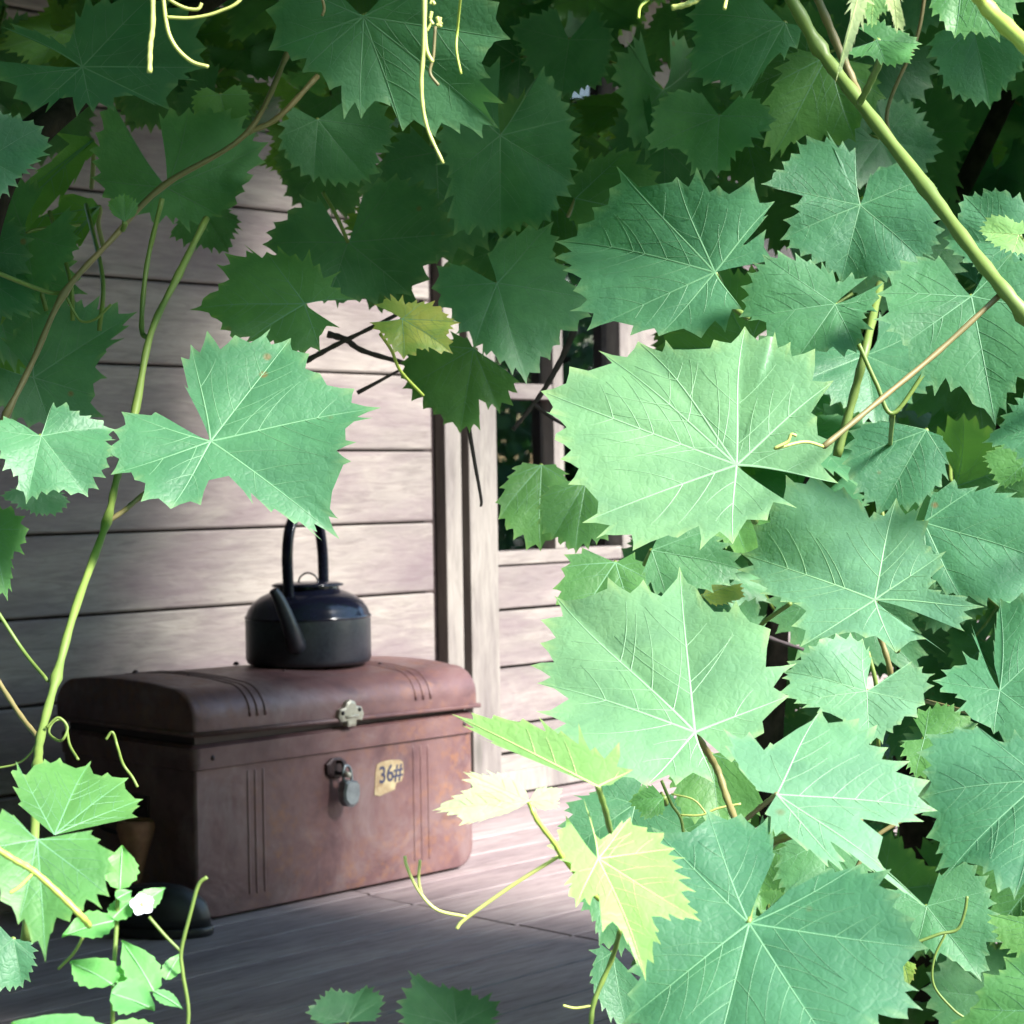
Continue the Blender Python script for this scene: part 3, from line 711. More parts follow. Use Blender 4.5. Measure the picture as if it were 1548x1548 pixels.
# --- right-hand vine
RL += [
 dict(J=(1113,703), d=.60, mat='leaf_pale', up_t=34, tips=[(1268,728,m_),(1205,768),(1160,790),(1108,830,m_),(1025,820),(957,838),(880,790,m_),(905,760,v_),(847,697),(818,595,m_),(862,562),(904,523,m_),(925,545,v_),(963,501,m_),(1040,528,v_),(1079,517),(1126,496,m_),(1195,529),(1260,587,m_),(1235,640)], mid=(818,595)),
 dict(J=(1050,1107), d=.54, mat='leaf_pale', up_t=38, tips=[(1155,1111),(1193,1055,m_),(1165,968),(1113,924),(1080,935,v_),(1027,855,m_),(1000,905,v_),(973,880),(919,874),(880,895,v_),(836,879,m_),(814,954),(810,1020,m_),(860,1055,v_),(812,1085),(870,1160,v_),(905,1187),(977,1193,m_),(1022,1193),(1079,1184,m_),(1106,1153)], mid=(836,879), stalk=0),
 dict(J=(1174,1201), d=.49, mat='leaf_pale', up_t=42, side_t=8, tips=[(1093,1108),(1118,1165),(1144,1195),(1156,1232),(1220,1292),(1282,1331,m_),(1254,1274,v_),(1340,1312),(1410,1364,m_),(1335,1262,v_),(1300,1237,v_),(1360,1245),(1419,1218,m_),(1342,1139),(1298,1097),(1241,1077,m_),(1205,1105,v_),(1164,1125)], mid=(1419,1218), stalk=0),
 dict(J=(1132,1396), d=.46, mat='leaf_mature', up_t=30, tips=[(1172,1290),(1161,1231),(1120,1226),(1068,1226,m_),(1045,1268,v_),(986,1263,m_),(965,1340),(985,1420,v_),(947,1468),(947,1498),(937,1540,m_),(990,1610),(1070,1650,m_),(1150,1600,v_),(1290,1640,m_),(1330,1560),(1396,1528),(1365,1465,v_),(1403,1440,m_),(1383,1404),(1362,1370),(1303,1311,m_),(1233,1308),(1205,1335)], mid=(1002,1597), bow=.05, stalk=0),
 dict(J=(904,1298), d=.43, mat='leaf_young', up_t=40, side_t=10, tips=[(899,1262),(882,1209,m_),(855,1233),(842,1256),(862,1320),(870,1374,m_),(905,1352,v_),(911,1408),(940,1400),(981,1458,m_),(1001,1421),(985,1385,v_),(1060,1399,m_),(1042,1371),(1031,1320),(1020,1288,m_),(978,1256),(953,1236,m_),(922,1262)], mid=(981,1458), dens=.8, stalk=0),
 dict(J=(904,1189), d=.43, mat='leaf_young', up_t=20, side_t=-10, tips=[(925,1186),(957,1163,m_),(900,1130),(848,1105),(790,1086),(745,1079),(680,1075,m_),(716,1110),(740,1120),(820,1155,v_)], mid=(680,1075), fold=-.05, bow=.02, wave=.02, stalk=0),
 dict(J=(800,1211), d=.42, mat='leaf_tip', up_t=38, tips=[(795,1196),(775,1178),(752,1170),(728,1172),(700,1168,m_),(715,1190,v_),(652,1213,m_),(690,1230),(693,1244,m_),(740,1236),(780,1224)], mid=(652,1213), dens=.7, stalk=0),
 dict(J=(800,1212), d=.425, mat='leaf_tip', up_t=38, tips=[(812,1192),(835,1188,m_),(851,1190),(846,1206,m_),(842,1222),(815,1224)], mid=(846,1206), dens=.9, stalk=0),
 dict(J=(1080,412), d=.70, up_t=32, side_t=-12, tips=[(1168,394),(1122,470,m_),(1062,516),(998,513,m_),(930,490,v_),(889,504,m_),(870,447),(852,412),(827,341,m_),(864,319),(887,297),(916,274),(928,242,m_),(965,280,v_),(1025,272,m_),(1090,290),(1143,279),(1173,309,m_),(1159,349),(1125,372)], mid=(827,341)),
 dict(J=(1262,460), d=.67, up_t=30, tips=[(1268,425),(1225,395),(1153,392,m_),(1119,432),(1116,474,m_),(1158,485,v_),(1150,512),(1204,545,m_),(1220,544),(1250,538),(1295,535,m_),(1311,483),(1330,452,m_),(1338,427),(1312,418)], mid=(1150,512)),
 dict(J=(1300,310), d=.77, up_t=24, tips=[(1316,262),(1293,222,m_),(1218,204),(1182,248),(1151,287,m_),(1215,300,v_),(1179,364,m_),(1210,390),(1270,425,m_),(1340,432),(1400,400,m_),(1422,372),(1424,336),(1406,269,m_),(1362,245),(1329,253)], mid=(1290,430)),
 dict(J=(1468,448), d=.64, up_t=32, tips=[(1419,385),(1360,395),(1339,414),(1324,450,m_),(1345,480,v_),(1321,494),(1365,525,m_),(1375,560,v_),(1391,571),(1437,590),(1470,607),(1505,638,m_),(1536,594),(1575,560),(1600,480,m_),(1590,410),(1530,385,m_),(1495,400)], mid=(1505,638)),
 dict(J=(1322,907), d=.63, mat='leaf_pale', up_t=36, side_t=-8, tips=[(1417,885),(1428,863),(1431,837,m_),(1409,832),(1406,795),(1355,752,m_),(1322,776),(1277,742),(1232,726),(1160,770),(1116,823,m_),(1130,870),(1148,896),(1180,912),(1200,914),(1197,950),(1210,981,m_),(1270,965),(1310,970),(1355,988,m_),(1400,965),(1432,987),(1458,952),(1471,935),(1489,921,m_),(1425,898)], mid=(1116,823)),
 dict(J=(1310,1045), d=.56, mat='leaf_pale', up_t=36, tips=[(1318,992),(1304,963,m_),(1264,963),(1223,987),(1179,1014,m_),(1195,1035,v_),(1171,1049),(1200,1064,m_),(1255,1080,v_),(1275,1095),(1316,1124,m_),(1362,1098),(1399,1067,m_),(1413,1045),(1396,1015),(1379,1001,m_),(1345,1022)], mid=(1290,1120)),
 dict(J=(1575,1178), d=.49, up_t=34, tips=[(1560,1110),(1510,1124),(1477,1102,m_),(1445,1105),(1399,1118),(1391,1200,m_),(1397,1255),(1412,1282),(1422,1326,m_),(1455,1300,v_),(1487,1330),(1534,1365,m_),(1590,1330),(1640,1300,m_),(1660,1200)], mid=(1391,1240)),
 dict(J=(1511,1044), d=.55, up_t=33, tips=[(1503,1003),(1480,1020),(1443,1006),(1422,1013),(1410,1033,m_),(1444,1059),(1470,1090,v_),(1502,1108,m_),(1543,1129),(1600,1110,m_),(1630,1040),(1610,950,m_),(1546,904),(1512,905,m_),(1468,943),(1480,985)], mid=(1543,1129)),
 dict(J=(1397,1117), d=.61, mat='leaf_green', up_t=30, tips=[(1362,1121),(1380,1085),(1406,1069,m_),(1432,1067),(1479,1090,m_),(1470,1130),(1430,1160),(1383,1178,m_),(1370,1150)], mid=(1440,1150)),
 dict(J=(1400,650), d=.78, up_t=22, tips=[(1373,644),(1329,636,m_),(1282,651),(1272,703,m_),(1290,750),(1324,778,m_),(1391,770),(1435,703,m_),(1425,660)], mid=(1324,778)),
 dict(J=(1396,790), d=.72, up_t=25, tips=[(1410,745),(1480,735,m_),(1560,755),(1590,850,m_),(1560,920),(1460,915,m_),(1430,900),(1400,860,m_),(1390,820)], mid=(1560,900)),
 dict(J=(1585,640), d=.62, up_t=26, tips=[(1548,595),(1510,640),(1483,665,m_),(1530,682,m_),(1560,720),(1610,700,m_)], mid=(1483,665)),
 dict(J=(1560,690), d=.72, mat='leaf_green', up_t=22, tips=[(1520,670),(1484,690),(1495,715),(1507,735,m_),(1540,728),(1590,740,m_)], mid=(1507,735)),
 dict(J=(1186,34), d=.80, up_t=20, tips=[(1120,-30),(1060,-10),(1035,20,m_),(1045,55),(1035,84),(1038,114,m_),(1089,134),(1124,149,m_),(1163,97),(1205,75,m_),(1215,40)], mid=(1070,130)),
 dict(J=(1087,175), d=.86, up_t=22, tips=[(1060,140),(1008,141),(985,165,m_),(978,228,m_),(1010,225),(1035,232),(1043,265),(1084,267,m_),(1122,232),(1176,181,m_),(1150,150),(1119,144)], mid=(1060,267)),
 dict(J=(1250,85), d=.92, mat='leaf_green', up_t=22, tips=[(1205,75),(1165,130,m_),(1150,190),(1163,240,m_),(1200,215),(1294,218,m_),(1300,196),(1340,150,m_),(1320,100)], mid=(1230,235)),
 dict(J=(1325,61), d=.58, mat='leaf_green', up_t=36, tips=[(1315,52),(1295,41),(1280,77,m_),(1290,90),(1315,86,v_),(1342,101,m_),(1378,103),(1383,78),(1395,62,m_),(1375,49),(1347,39)], mid=(1395,62)),
 dict(J=(1455,-40), d=.56, mat='leaf_green', up_t=30, tips=[(1420,-40),(1404,13,m_),(1420,35),(1443,57,m_),(1476,52),(1512,62,m_),(1540,20),(1560,-20)], mid=(1450,60)),
 dict(J=(1470,40), d=.84, up_t=18, tips=[(1430,40),(1400,70),(1412,101,m_),(1440,150),(1497,163,m_),(1536,121),(1570,80,m_),(1540,40)], mid=(1497,163)),
 dict(J=(1540,355), d=.55, mat='leaf_young', up_t=34, tips=[(1536,336),(1510,326),(1489,328),(1479,346,m_),(1497,367),(1530,385,m_),(1560,384),(1570,350)], mid=(1479,346)),
 dict(J=(1525,372), d=.75, up_t=24, tips=[(1505,287),(1455,292,m_),(1448,323),(1424,354,m_),(1440,385),(1470,405,m_),(1530,420),(1580,380,m_),(1570,310)], mid=(1424,360)),
 dict(J=(1300,-14), d=.47, mat='leaf_tip', up_t=25, tips=[(1290,-8),(1285,30),(1262,117,m_),(1296,50),(1310,15),(1312,-8)], mid=(1262,117), dens=.7, stalk=0),
 dict(J=(1322,-20), d=.47, mat='leaf_young', up_t=25, tips=[(1306,-14),(1300,18),(1318,40,m_),(1332,22),(1345,18),(1346,-12)], mid=(1318,40), dens=.7, stalk=0),
 dict(J=(1350,-20), d=.46, mat='leaf_tip', up_t=25, tips=[(1342,-14),(1348,22),(1356,46,m_),(1369,36),(1362,8),(1358,-14)], mid=(1356,46), dens=.7, stalk=0),
 dict(J=(818,703), d=.92, mat='leaf_green', up_t=25, tips=[(790,700),(766,722,m_),(753,783,m_),(776,813),(817,830,m_),(850,800),(860,730,m_),(840,702)], mid=(790,825)),
 dict(J=(885,728), d=.86, mat='leaf_green', up_t=28, tips=[(850,728),(813,753,m_),(811,790),(833,813,m_),(870,840,m_),(920,820),(930,760,m_)], mid=(845,830)),
 dict(J=(930,850), d=.80, mat='leaf_green', up_t=26, tips=[(880,830),(848,860,m_),(835,890),(850,930),(842,985,m_),(900,1010),(960,960,m_),(985,880,m_),(960,835)], mid=(850,960)),
 dict(J=(985,832), d=.76, mat='leaf_mature', up_t=20, tips=[(1000,800),(1080,800,m_),(1128,860,m_),(1105,885),(1055,900),(1010,910,m_),(970,870)], mid=(1110,885)),
 dict(J=(1062,900), d=.82, mat='leaf_yellowing', up_t=25, tips=[(1072,884),(1100,884),(1124,878,m_),(1127,902),(1093,916,m_),(1075,915)], mid=(1124,885)),
 dict(J=(1090,990), d=.80, up_t=18, tips=[(1085,930),(1143,904,m_),(1160,940),(1150,985,m_),(1125,1010)], mid=(1150,940)),
 dict(J=(960,1215), d=.76, up_t=26, tips=[(975,1170),(930,1165),(890,1199,m_),(855,1215),(848,1290,m_),(870,1330),(930,1345,m_),(1000,1320),(1040,1260,m_),(1020,1200)], mid=(870,1330)),
 dict(J=(1075,1140), d=.70, mat='leaf_green', up_t=26, tips=[(1040,1130),(1010,1180,m_),(1030,1240),(1090,1250,m_),(1150,1230),(1160,1170,m_),(1130,1130)], mid=(1090,1250)),
 dict(J=(925,1320), d=.66, up_t=24, tips=[(890,1300),(862,1330,m_),(895,1395),(905,1430,m_),(960,1450),(1000,1400,m_),(980,1330)], mid=(930,1450)),
 dict(J=(1003,1205), d=.58, mat='leaf_green', up_t=28, tips=[(985,1186),(949,1209,m_),(974,1241,m_),(1005,1226)], mid=(955,1225)),
 dict(J=(1250,1270), d=.78, up_t=18, tips=[(1190,1260),(1170,1310,m_),(1190,1380),(1240,1400,m_),(1300,1370),(1320,1300,m_),(1300,1260)], mid=(1240,1400)),
 dict(J=(1401,1370), d=.74, up_t=22, tips=[(1378,1350),(1339,1344,m_),(1345,1400),(1385,1430,m_),(1440,1455),(1484,1481,m_),(1515,1406),(1500,1345,m_),(1463,1303),(1420,1320)], mid=(1484,1470)),
 dict(J=(1600,1530), d=.47, mat='leaf_green', up_t=30, tips=[(1570,1440),(1517,1448,m_),(1510,1470),(1487,1476),(1474,1502),(1466,1520,m_),(1435,1537),(1470,1570),(1540,1610,m_)], mid=(1435,1537)),
 dict(J=(1600,1410), d=.55, mat='leaf_green', up_t=26, tips=[(1560,1370),(1540,1385),(1492,1383,m_),(1505,1420),(1535,1448,m_),(1580,1470)], mid=(1492,1383)),
 dict(J=(1365,1450), d=.58, mat='leaf_yellowing', up_t=26, tips=[(1345,1440),(1335,1470,m_),(1350,1500),(1375,1490,m_),(1385,1458,m_)], mid=(1365,1500)),
 dict(J=(925,1440), d=.80, up_t=16, tips=[(905,1425),(895,1460,m_),(910,1530),(950,1560,m_),(980,1500)], mid=(915,1550)),
 dict(J=(1165,1370), d=.52, mat='leaf_green', up_t=15, tips=[(1145,1350),(1180,1345,m_),(1190,1380),(1170,1410,m_),(1140,1405)], mid=(1190,1380)),
 dict(J=(870,300), d=.98, mat='leaf_green', up_t=20, tips=[(850,290),(880,255),(951,222,m_),(1000,260),(1010,330,m_),(930,360),(860,335,m_)], mid=(951,222)),
]
# --- overhead vine
TL += [
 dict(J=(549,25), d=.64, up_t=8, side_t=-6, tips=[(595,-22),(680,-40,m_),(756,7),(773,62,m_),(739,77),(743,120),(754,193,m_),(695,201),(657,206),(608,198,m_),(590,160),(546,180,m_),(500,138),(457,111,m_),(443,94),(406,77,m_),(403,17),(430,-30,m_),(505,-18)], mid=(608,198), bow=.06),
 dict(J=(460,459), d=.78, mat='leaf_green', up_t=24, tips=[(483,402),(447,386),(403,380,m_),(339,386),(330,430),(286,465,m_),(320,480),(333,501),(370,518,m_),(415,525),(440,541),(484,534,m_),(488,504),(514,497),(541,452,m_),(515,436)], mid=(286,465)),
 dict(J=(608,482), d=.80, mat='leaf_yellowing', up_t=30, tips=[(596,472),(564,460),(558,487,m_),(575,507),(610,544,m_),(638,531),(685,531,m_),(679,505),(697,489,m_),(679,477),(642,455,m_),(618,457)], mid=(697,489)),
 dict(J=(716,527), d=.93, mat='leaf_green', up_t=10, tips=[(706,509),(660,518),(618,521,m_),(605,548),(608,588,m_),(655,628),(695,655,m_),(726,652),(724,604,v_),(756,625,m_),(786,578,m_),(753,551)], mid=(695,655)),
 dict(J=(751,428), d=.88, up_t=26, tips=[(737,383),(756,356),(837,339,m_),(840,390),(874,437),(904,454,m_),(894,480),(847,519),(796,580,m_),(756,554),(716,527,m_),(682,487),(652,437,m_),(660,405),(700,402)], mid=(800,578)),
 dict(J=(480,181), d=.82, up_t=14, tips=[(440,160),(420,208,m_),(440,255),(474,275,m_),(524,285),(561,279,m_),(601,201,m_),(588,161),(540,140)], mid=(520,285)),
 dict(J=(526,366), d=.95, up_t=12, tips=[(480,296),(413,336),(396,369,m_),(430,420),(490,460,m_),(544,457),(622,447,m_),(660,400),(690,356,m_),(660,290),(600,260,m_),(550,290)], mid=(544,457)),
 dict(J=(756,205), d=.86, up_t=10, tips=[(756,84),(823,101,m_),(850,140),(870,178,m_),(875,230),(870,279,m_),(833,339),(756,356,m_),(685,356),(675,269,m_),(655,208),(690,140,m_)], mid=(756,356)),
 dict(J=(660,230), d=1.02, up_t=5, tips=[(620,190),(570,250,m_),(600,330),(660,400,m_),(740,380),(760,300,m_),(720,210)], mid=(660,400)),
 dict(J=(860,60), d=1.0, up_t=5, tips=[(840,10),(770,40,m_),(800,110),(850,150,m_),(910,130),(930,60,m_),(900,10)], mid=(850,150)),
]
# --- left-hand vine
LL += [
 dict(J=(318,667), d=.62, mat='leaf_mature', up_t=36, side_t=-6, tips=[(286,658),(235,622),(183,620,m_),(171,655),(168,721,m_),(205,735),(215,773),(259,776,m_),(304,768),(316,729,v_),(346,721,v_),(410,772),(445,785),(513,797,m_),(502,742,v_),(531,709),(522,660,v_),(576,621,m_),(536,591),(484,571),(440,514,m_),(356,514),(289,528,m_),(279,585),(305,622)], mid=(513,797)),
 dict(J=(62,659), d=.60, mat='leaf_mature', up_t=36, tips=[(34,641),(5,628),(-25,650,m_),(-2,700),(20,722),(40,756,m_),(89,746),(107,748),(134,746,m_),(165,712),(175,645,m_),(120,625),(81,610,m_),(70,640)], mid=(134,746)),
 dict(J=(124,101), d=.66, up_t=14, tips=[(95,68),(50,44),(0,40,m_),(-20,90),(0,121,m_),(20,151),(50,171,m_),(95,150),(141,171,m_),(201,144),(259,165,m_),(269,128),(319,100,m_),(312,34),(235,-10,m_),(160,-5),(114,17),(111,44,m_),(125,70)], mid=(259,165)),
 dict(J=(-20,240), d=.58, up_t=15, tips=[(-20,180),(0,166),(67,188,m_),(80,218),(34,269,m_),(0,302),(-30,320,m_)], mid=(80,218)),
 dict(J=(333,143), d=.86, mat='leaf_green', up_t=22, tips=[(312,132),(289,148,m_),(292,175),(346,203,m_),(380,175),(380,144,m_),(356,128)], mid=(346,203)),
 dict(J=(252,284), d=.84, up_t=8, tips=[(240,170),(161,141,m_),(144,202),(138,269,m_),(208,326,m_),(262,339),(336,329,m_),(370,292),(407,215,m_),(350,165),(286,161,m_)], mid=(262,339)),
 dict(J=(305,318), d=1.0, up_t=6, tips=[(270,330),(255,360,m_),(289,373),(346,383,m_),(366,336,m_),(340,312)], mid=(320,383)),
 dict(J=(140,212), d=.86, mat='leaf_green', up_t=45, tips=[(130,205),(80,240),(10,305,m_),(-20,350,m_),(0,385),(60,330),(130,245),(150,222)], mid=(0,370), bow=.02),
 dict(J=(150,312), d=.88, mat='leaf_green', up_t=40, tips=[(140,300),(60,330),(0,345,m_),(-20,430),(0,475,m_),(50,430),(95,385,m_),(150,325)], mid=(0,440), bow=.02),
 dict(J=(188,335), d=.66, mat='leaf_green', up_t=25, tips=[(170,325),(163,302,m_),(188,291,m_),(210,306,m_),(205,326)], mid=(188,291)),
 dict(J=(50,571), d=.80, up_t=16, tips=[(20,500),(47,471,m_),(124,454),(208,471,m_),(161,534),(144,598,m_),(158,632),(80,650,m_),(0,615),(-15,550,m_),(0,510)], mid=(158,632)),
 dict(J=(-10,800), d=.62, mat='leaf_green', up_t=20, tips=[(0,765),(44,800,m_),(40,822),(20,847),(12,905,m_),(-30,890)], mid=(12,905)),
 dict(J=(60,745), d=.78, up_t=14, tips=[(30,735),(0,750),(40,772,m_),(95,776),(107,760,m_),(85,738)], mid=(70,776)),
 dict(J=(82,1262), d=.45, mat='leaf_green', up_t=48, side_t=6, tips=[(62,1235),(26,1222),(17,1198),(32,1180),(21,1163,m_),(50,1168,v_),(65,1156),(90,1148),(115,1158,v_),(140,1140,m_),(142,1166,v_),(163,1166),(196,1170,m_),(190,1190,v_),(218,1202,m_),(212,1216),(207,1241),(150,1252)], mid=(140,1140), stalk=0, fold=.2),
 dict(J=(56,1269), d=.41, mat='leaf_green', up_t=35, tips=[(45,1262),(20,1232),(3,1223,m_),(-40,1290,m_),(-20,1340),(0,1362),(28,1391,m_),(49,1419),(70,1446,m_),(80,1406),(125,1385),(165,1360,m_),(175,1325),(152,1272,m_),(140,1257),(90,1264)], mid=(70,1446), bow=.05, stalk=0),
 dict(J=(20,1420), d=.62, mat='leaf_mature', up_t=10, tips=[(0,1400),(-20,1450,m_),(0,1500),(35,1492,m_),(55,1450,m_),(40,1420)], mid=(35,1492)),
 dict(J=(525,1545), d=1.26, mat='leaf_mature', up_t=30, tips=[(490,1550),(461,1533,m_),(500,1494),(535,1500,v_),(555,1481,m_),(581,1507,m_),(570,1545)], mid=(540,1481)),
 dict(J=(690,1550), d=1.26, mat='leaf_mature', up_t=30, tips=[(640,1575),(597,1530,m_),(620,1484),(616,1466,m_),(650,1482),(684,1487,m_),(723,1507),(757,1516,m_),(740,1560)], mid=(660,1478)),
]
for data, vine in ((RL, vine_r), (TL, vine_t), (LL, vine_l)):
    for kw in data: place_leaf(vine, **kw)

# --- canes, shoots, tendrils: pixels and depths
def cane(vine, pts, wpx, mat, name='cane', n=8, node_every=0, taper=1.0):
    w3 = [P(x, y, d*DS) for x, y, d in pts]
    q = spline(w3, n)
    N = len(q); dm = sum(p[2] for p in pts)/len(pts)*DS
    r0 = wpx/2*dm/F
    rad = [r0*(1+(taper-1)*i/(N-1))*(1 + .10*math.sin(i*1.7) * (1 if wpx > 7 else 0)) for i in range(N)]
    if node_every:
        for i in range(node_every//2, N, node_every):
            rad[i] *= 1.4; rad[max(0, i-1)] *= 1.15
    return part(name, MB().tube(q, rad, 10 if wpx > 9 else 7), mat, vine)
# right
cane(vine_r, [(960,-330,.72),(1090,-170,.69),(1185,-20,.66),(1240,75,.66),(1300,155,.65),(1400,285,.63),(1480,392,.61),(1548,475,.6),(1640,590,.62),(1720,760,.7),(1760,1000,.85)], 20, 'cane_green', n=8, node_every=16)
cane(vine_r, [(1150,-190,.69),(1228,-20,.67),(1262,60,.67),(1288,120,.67),(1303,160,.66)], 13, 'cane_brown')
cane(vine_r, [(1300,155,.64),(1318,120,.62),(1332,85,.59),(1326,62,.58)], 11, 'cane_green', 'leaf_stalk')
cane(vine_r, [(1330,-170,.45),(1400,-100,.44),(1462,-30,.43),(1500,20,.43),(1570,85,.42),(1680,190,.43),(1760,330,.5)], 24, 'cane_young')
cane(vine_r, [(1520,438,.605),(1420,530,.60),(1330,605,.59),(1245,675,.575)], 9, 'cane_brown')
cane(vine_r, [(1245,675,.575),(1215,668,.57),(1172,678,.565),(1190,668,.565),(1196,657,.565),(1204,659,.565)], 5, 'tendril_pale', 'tendril')
cane(vine_r, [(1390,260,.9),(1340,180,.9),(1385,60,.9),(1400,-20,.9)], 6, 'cane_brown')
cane(vine_r, [(1298,520,.70),(1325,580,.70),(1350,625,.70),(1400,560,.70)], 7, 'cane_green')
cane(vine_r, [(1350,625,.70),(1346,665,.77),(1345,705,.84)], 7, 'cane_green')
cane(vine_r, [(1265,690,.8),(1290,600,.8),(1310,520,.8),(1330,430,.85)], 13, 'cane_green')
cane(vine_r, [(904,1189,.43),(915,1225,.44),(930,1275,.46),(980,1380,.52)], 9, 'cane_green', 'leaf_stalk')
cane(vine_r, [(800,1212,.42),(812,1240,.42),(838,1275,.425),(852,1298,.43),(905,1360,.45)], 8, 'cane_young', 'shoot')
cane(vine_r, [(846,1294,.43),(780,1335,.43),(705,1388,.43),(690,1404,.43)], 6, 'tendril_pale', 'tendril')
cane(vine_r, [(705,1386,.43),(660,1375,.43),(632,1345,.43),(615,1310,.43),(612,1294,.43)], 5, 'tendril_pale', 'tendril')
cane(vine_r, [(638,1355,.43),(633,1330,.43),(635,1300,.43)], 4.5, 'tendril_pale', 'tendril')
cane(vine_r, [(938,1405,.45),(925,1450,.46),(898,1515,.46),(893,1560,.46)], 8, 'cane_green', 'shoot')
cane(vine_r, [(897,1520,.46),(870,1524,.46),(851,1520,.46)], 4, 'tendril_pale', 'tendril')
cane(vine_r, [(1050,1108,.545),(1068,1135,.56),(1085,1165,.565),(1100,1210,.56),(1118,1255,.55)], 11, 'cane_brown', 'leaf_stalk')
cane(vine_r, [(1160,1275,.50),(1200,1262,.50),(1230,1255,.51),(1300,1240,.53)], 12, 'cane_brown', 'leaf_stalk')
cane(vine_r, [(1174,1201,.49),(1150,1220,.52),(1120,1245,.55)], 8, 'cane_brown', 'leaf_stalk')
cane(vine_r, [(1132,1396,.46),(1138,1350,.47),(1150,1300,.49),(1200,1250,.52)], 8, 'cane_green', 'leaf_stalk')
cane(vine_r, [(1330,960,.66),(1345,1010,.66),(1352,1070,.67)], 9, 'cane_brown')
cane(vine_r, [(1312,985,.66),(1325,1040,.66),(1328,1130,.67)], 7, 'cane_green')
cane(vine_r, [(1130,980,.72),(1150,945,.72),(1195,912,.70)], 7, 'cane_green')
cane(vine_r, [(1120,945,.95),(1165,965,.95),(1215,982,.95)], 9, 'twig_dry', 'twig', taper=.55)
cane(vine_r, [(1000,1180,.60),(1015,1215,.60),(1030,1240,.60),(1036,1290,.6)], 5, 'cane_green', 'tendril')
cane(vine_r, [(1028,1232,.60),(1060,1232,.6),(1085,1222,.6),(1120,1215,.6)], 3.5, 'tendril_pale', 'tendril')
cane(vine_r, [(1015,1200,.60),(1050,1210,.6),(1075,1240,.6),(1090,1252,.6)], 3, 'tendril_pale', 'tendril')
cane(vine_r, [(1385,1425,.62),(1420,1412,.62),(1447,1405,.62),(1458,1380,.62),(1462,1355,.62)], 5, 'cane_green', 'tendril')
cane(vine_r, [(1430,1410,.62),(1412,1450,.62),(1412,1490,.62),(1440,1525,.62),(1460,1540,.62)], 4, 'cane_green', 'tendril')
cane(vine_r, [(1285,1330,.6),(1310,1285,.6),(1330,1260,.6),(1400,1220,.6)], 7, 'cane_brown')
cane(vine_r, [(1400,1060,.7),(1480,1080,.62),(1500,1070,.6)], 7, 'cane_brown')
cane(vine_r, [(1380,1190,.63),(1410,1160,.62),(1440,1130,.61)], 7, 'cane_green', 'leaf_stalk')
cane(vine_r, [(1015,12,.50),(1040,6,.50),(1060,-8,.50),(1085,-62,.49)], 9, 'tendril_pale', 'tendril')
cane(vine_r, [(965,28,.52),(968,10,.52),(985,-8,.52),(1005,-62,.5)], 5, 'cane_young', 'tendril')
cane(vine_r, [(1095,14,.52),(1100,-10,.52),(1112,-62,.49)], 6, 'tendril_pale', 'tendril')
cane(vine_t, [(120,-140,.48),(230,-74,.466),(450,-80,.466),(642,-72,.463),(860,-66,.475),(1080,-62,.49),(1230,-70,.48),(1340,-90,.47),(1400,-100,.45)], 9, 'cane_brown', n=6, node_every=9)
for x0, x1 in ((1300, 1290), (1322, 1320), (1350, 1345)): cane(vine_r, [(x1,-80,.475),((x0+x1)/2,-48,.472),(x0,-16,.468)], 5, 'cane_young', 'leaf_stalk')
# gnarled old stems of the right-hand vine, rooted in the garden soil
def old_stem(vine, base, pts, r0, r1):
    q = spline([V(base)] + [P(x, y, d) for x, y, d in pts], 10); N = len(q); mbx = MB(); n = 12; vs = []
    for i, p in enumerate(q):
        r_ = r0+(r1-r0)*i/(N-1)
        dd = (q[min(i+1, N-1)]-q[max(0, i-1)]).normalized(); a_ = dd.orthogonal().normalized(); b_ = dd.cross(a_)
        for k_ in range(n):
            an = 2*math.pi*k_/n
            rr = r_*(1+.22*noise.noise(V((math.cos(an)*1.4, math.sin(an)*1.4, i*.25)))+.10*math.sin(an*5+i*.25))
            vs.append(p+(a_*math.cos(an)+b_*math.sin(an))*rr)
    mbx.add(vs, [(i*n+k_, i*n+(k_+1) % n, (i+1)*n+(k_+1) % n, (i+1)*n+k_) for i in range(N-1) for k_ in range(n)])
    return part('old_stem', mbx, 'bark', vine)
b0 = P(1390, 1300, 2.36); old_stem(vine_r, (b0.x, b0.y, GZ), [(1388,1300,2.36),(1378,1060,2.36),(1410,800,2.36),(1540,600,2.36),(1700,300,2.36),(1780,-200,2.36)], .024, .014)
b0 = P(1180, 1350, 2.1); old_stem(vine_r, (b0.x, b0.y, GZ), [(1172,1350,2.1),(1165,1100,2.1),(1180,900,2.1),(1230,650,2.15),(1420,350,2.2),(1640,-100,2.2)], .016, .010)
b0 = P(-80, 1300, 1.3); old_stem(vine_l, (b0.x, b0.y, GZ), [(-70,1200,1.3),(-60,700,1.3),(-10,300,1.35),(150,120,1.45),(430,-80,1.6)], .014, .009)
b0 = P(1010, 1700, 1.95); old_stem(vine_t, (P(1700,900,1.9).x, P(1700,900,1.9).y, GZ), [(1660,900,1.9),(1640,300,1.9),(1500,-150,1.9),(900,-120,1.9),(300,-140,1.8)], .02, .010)
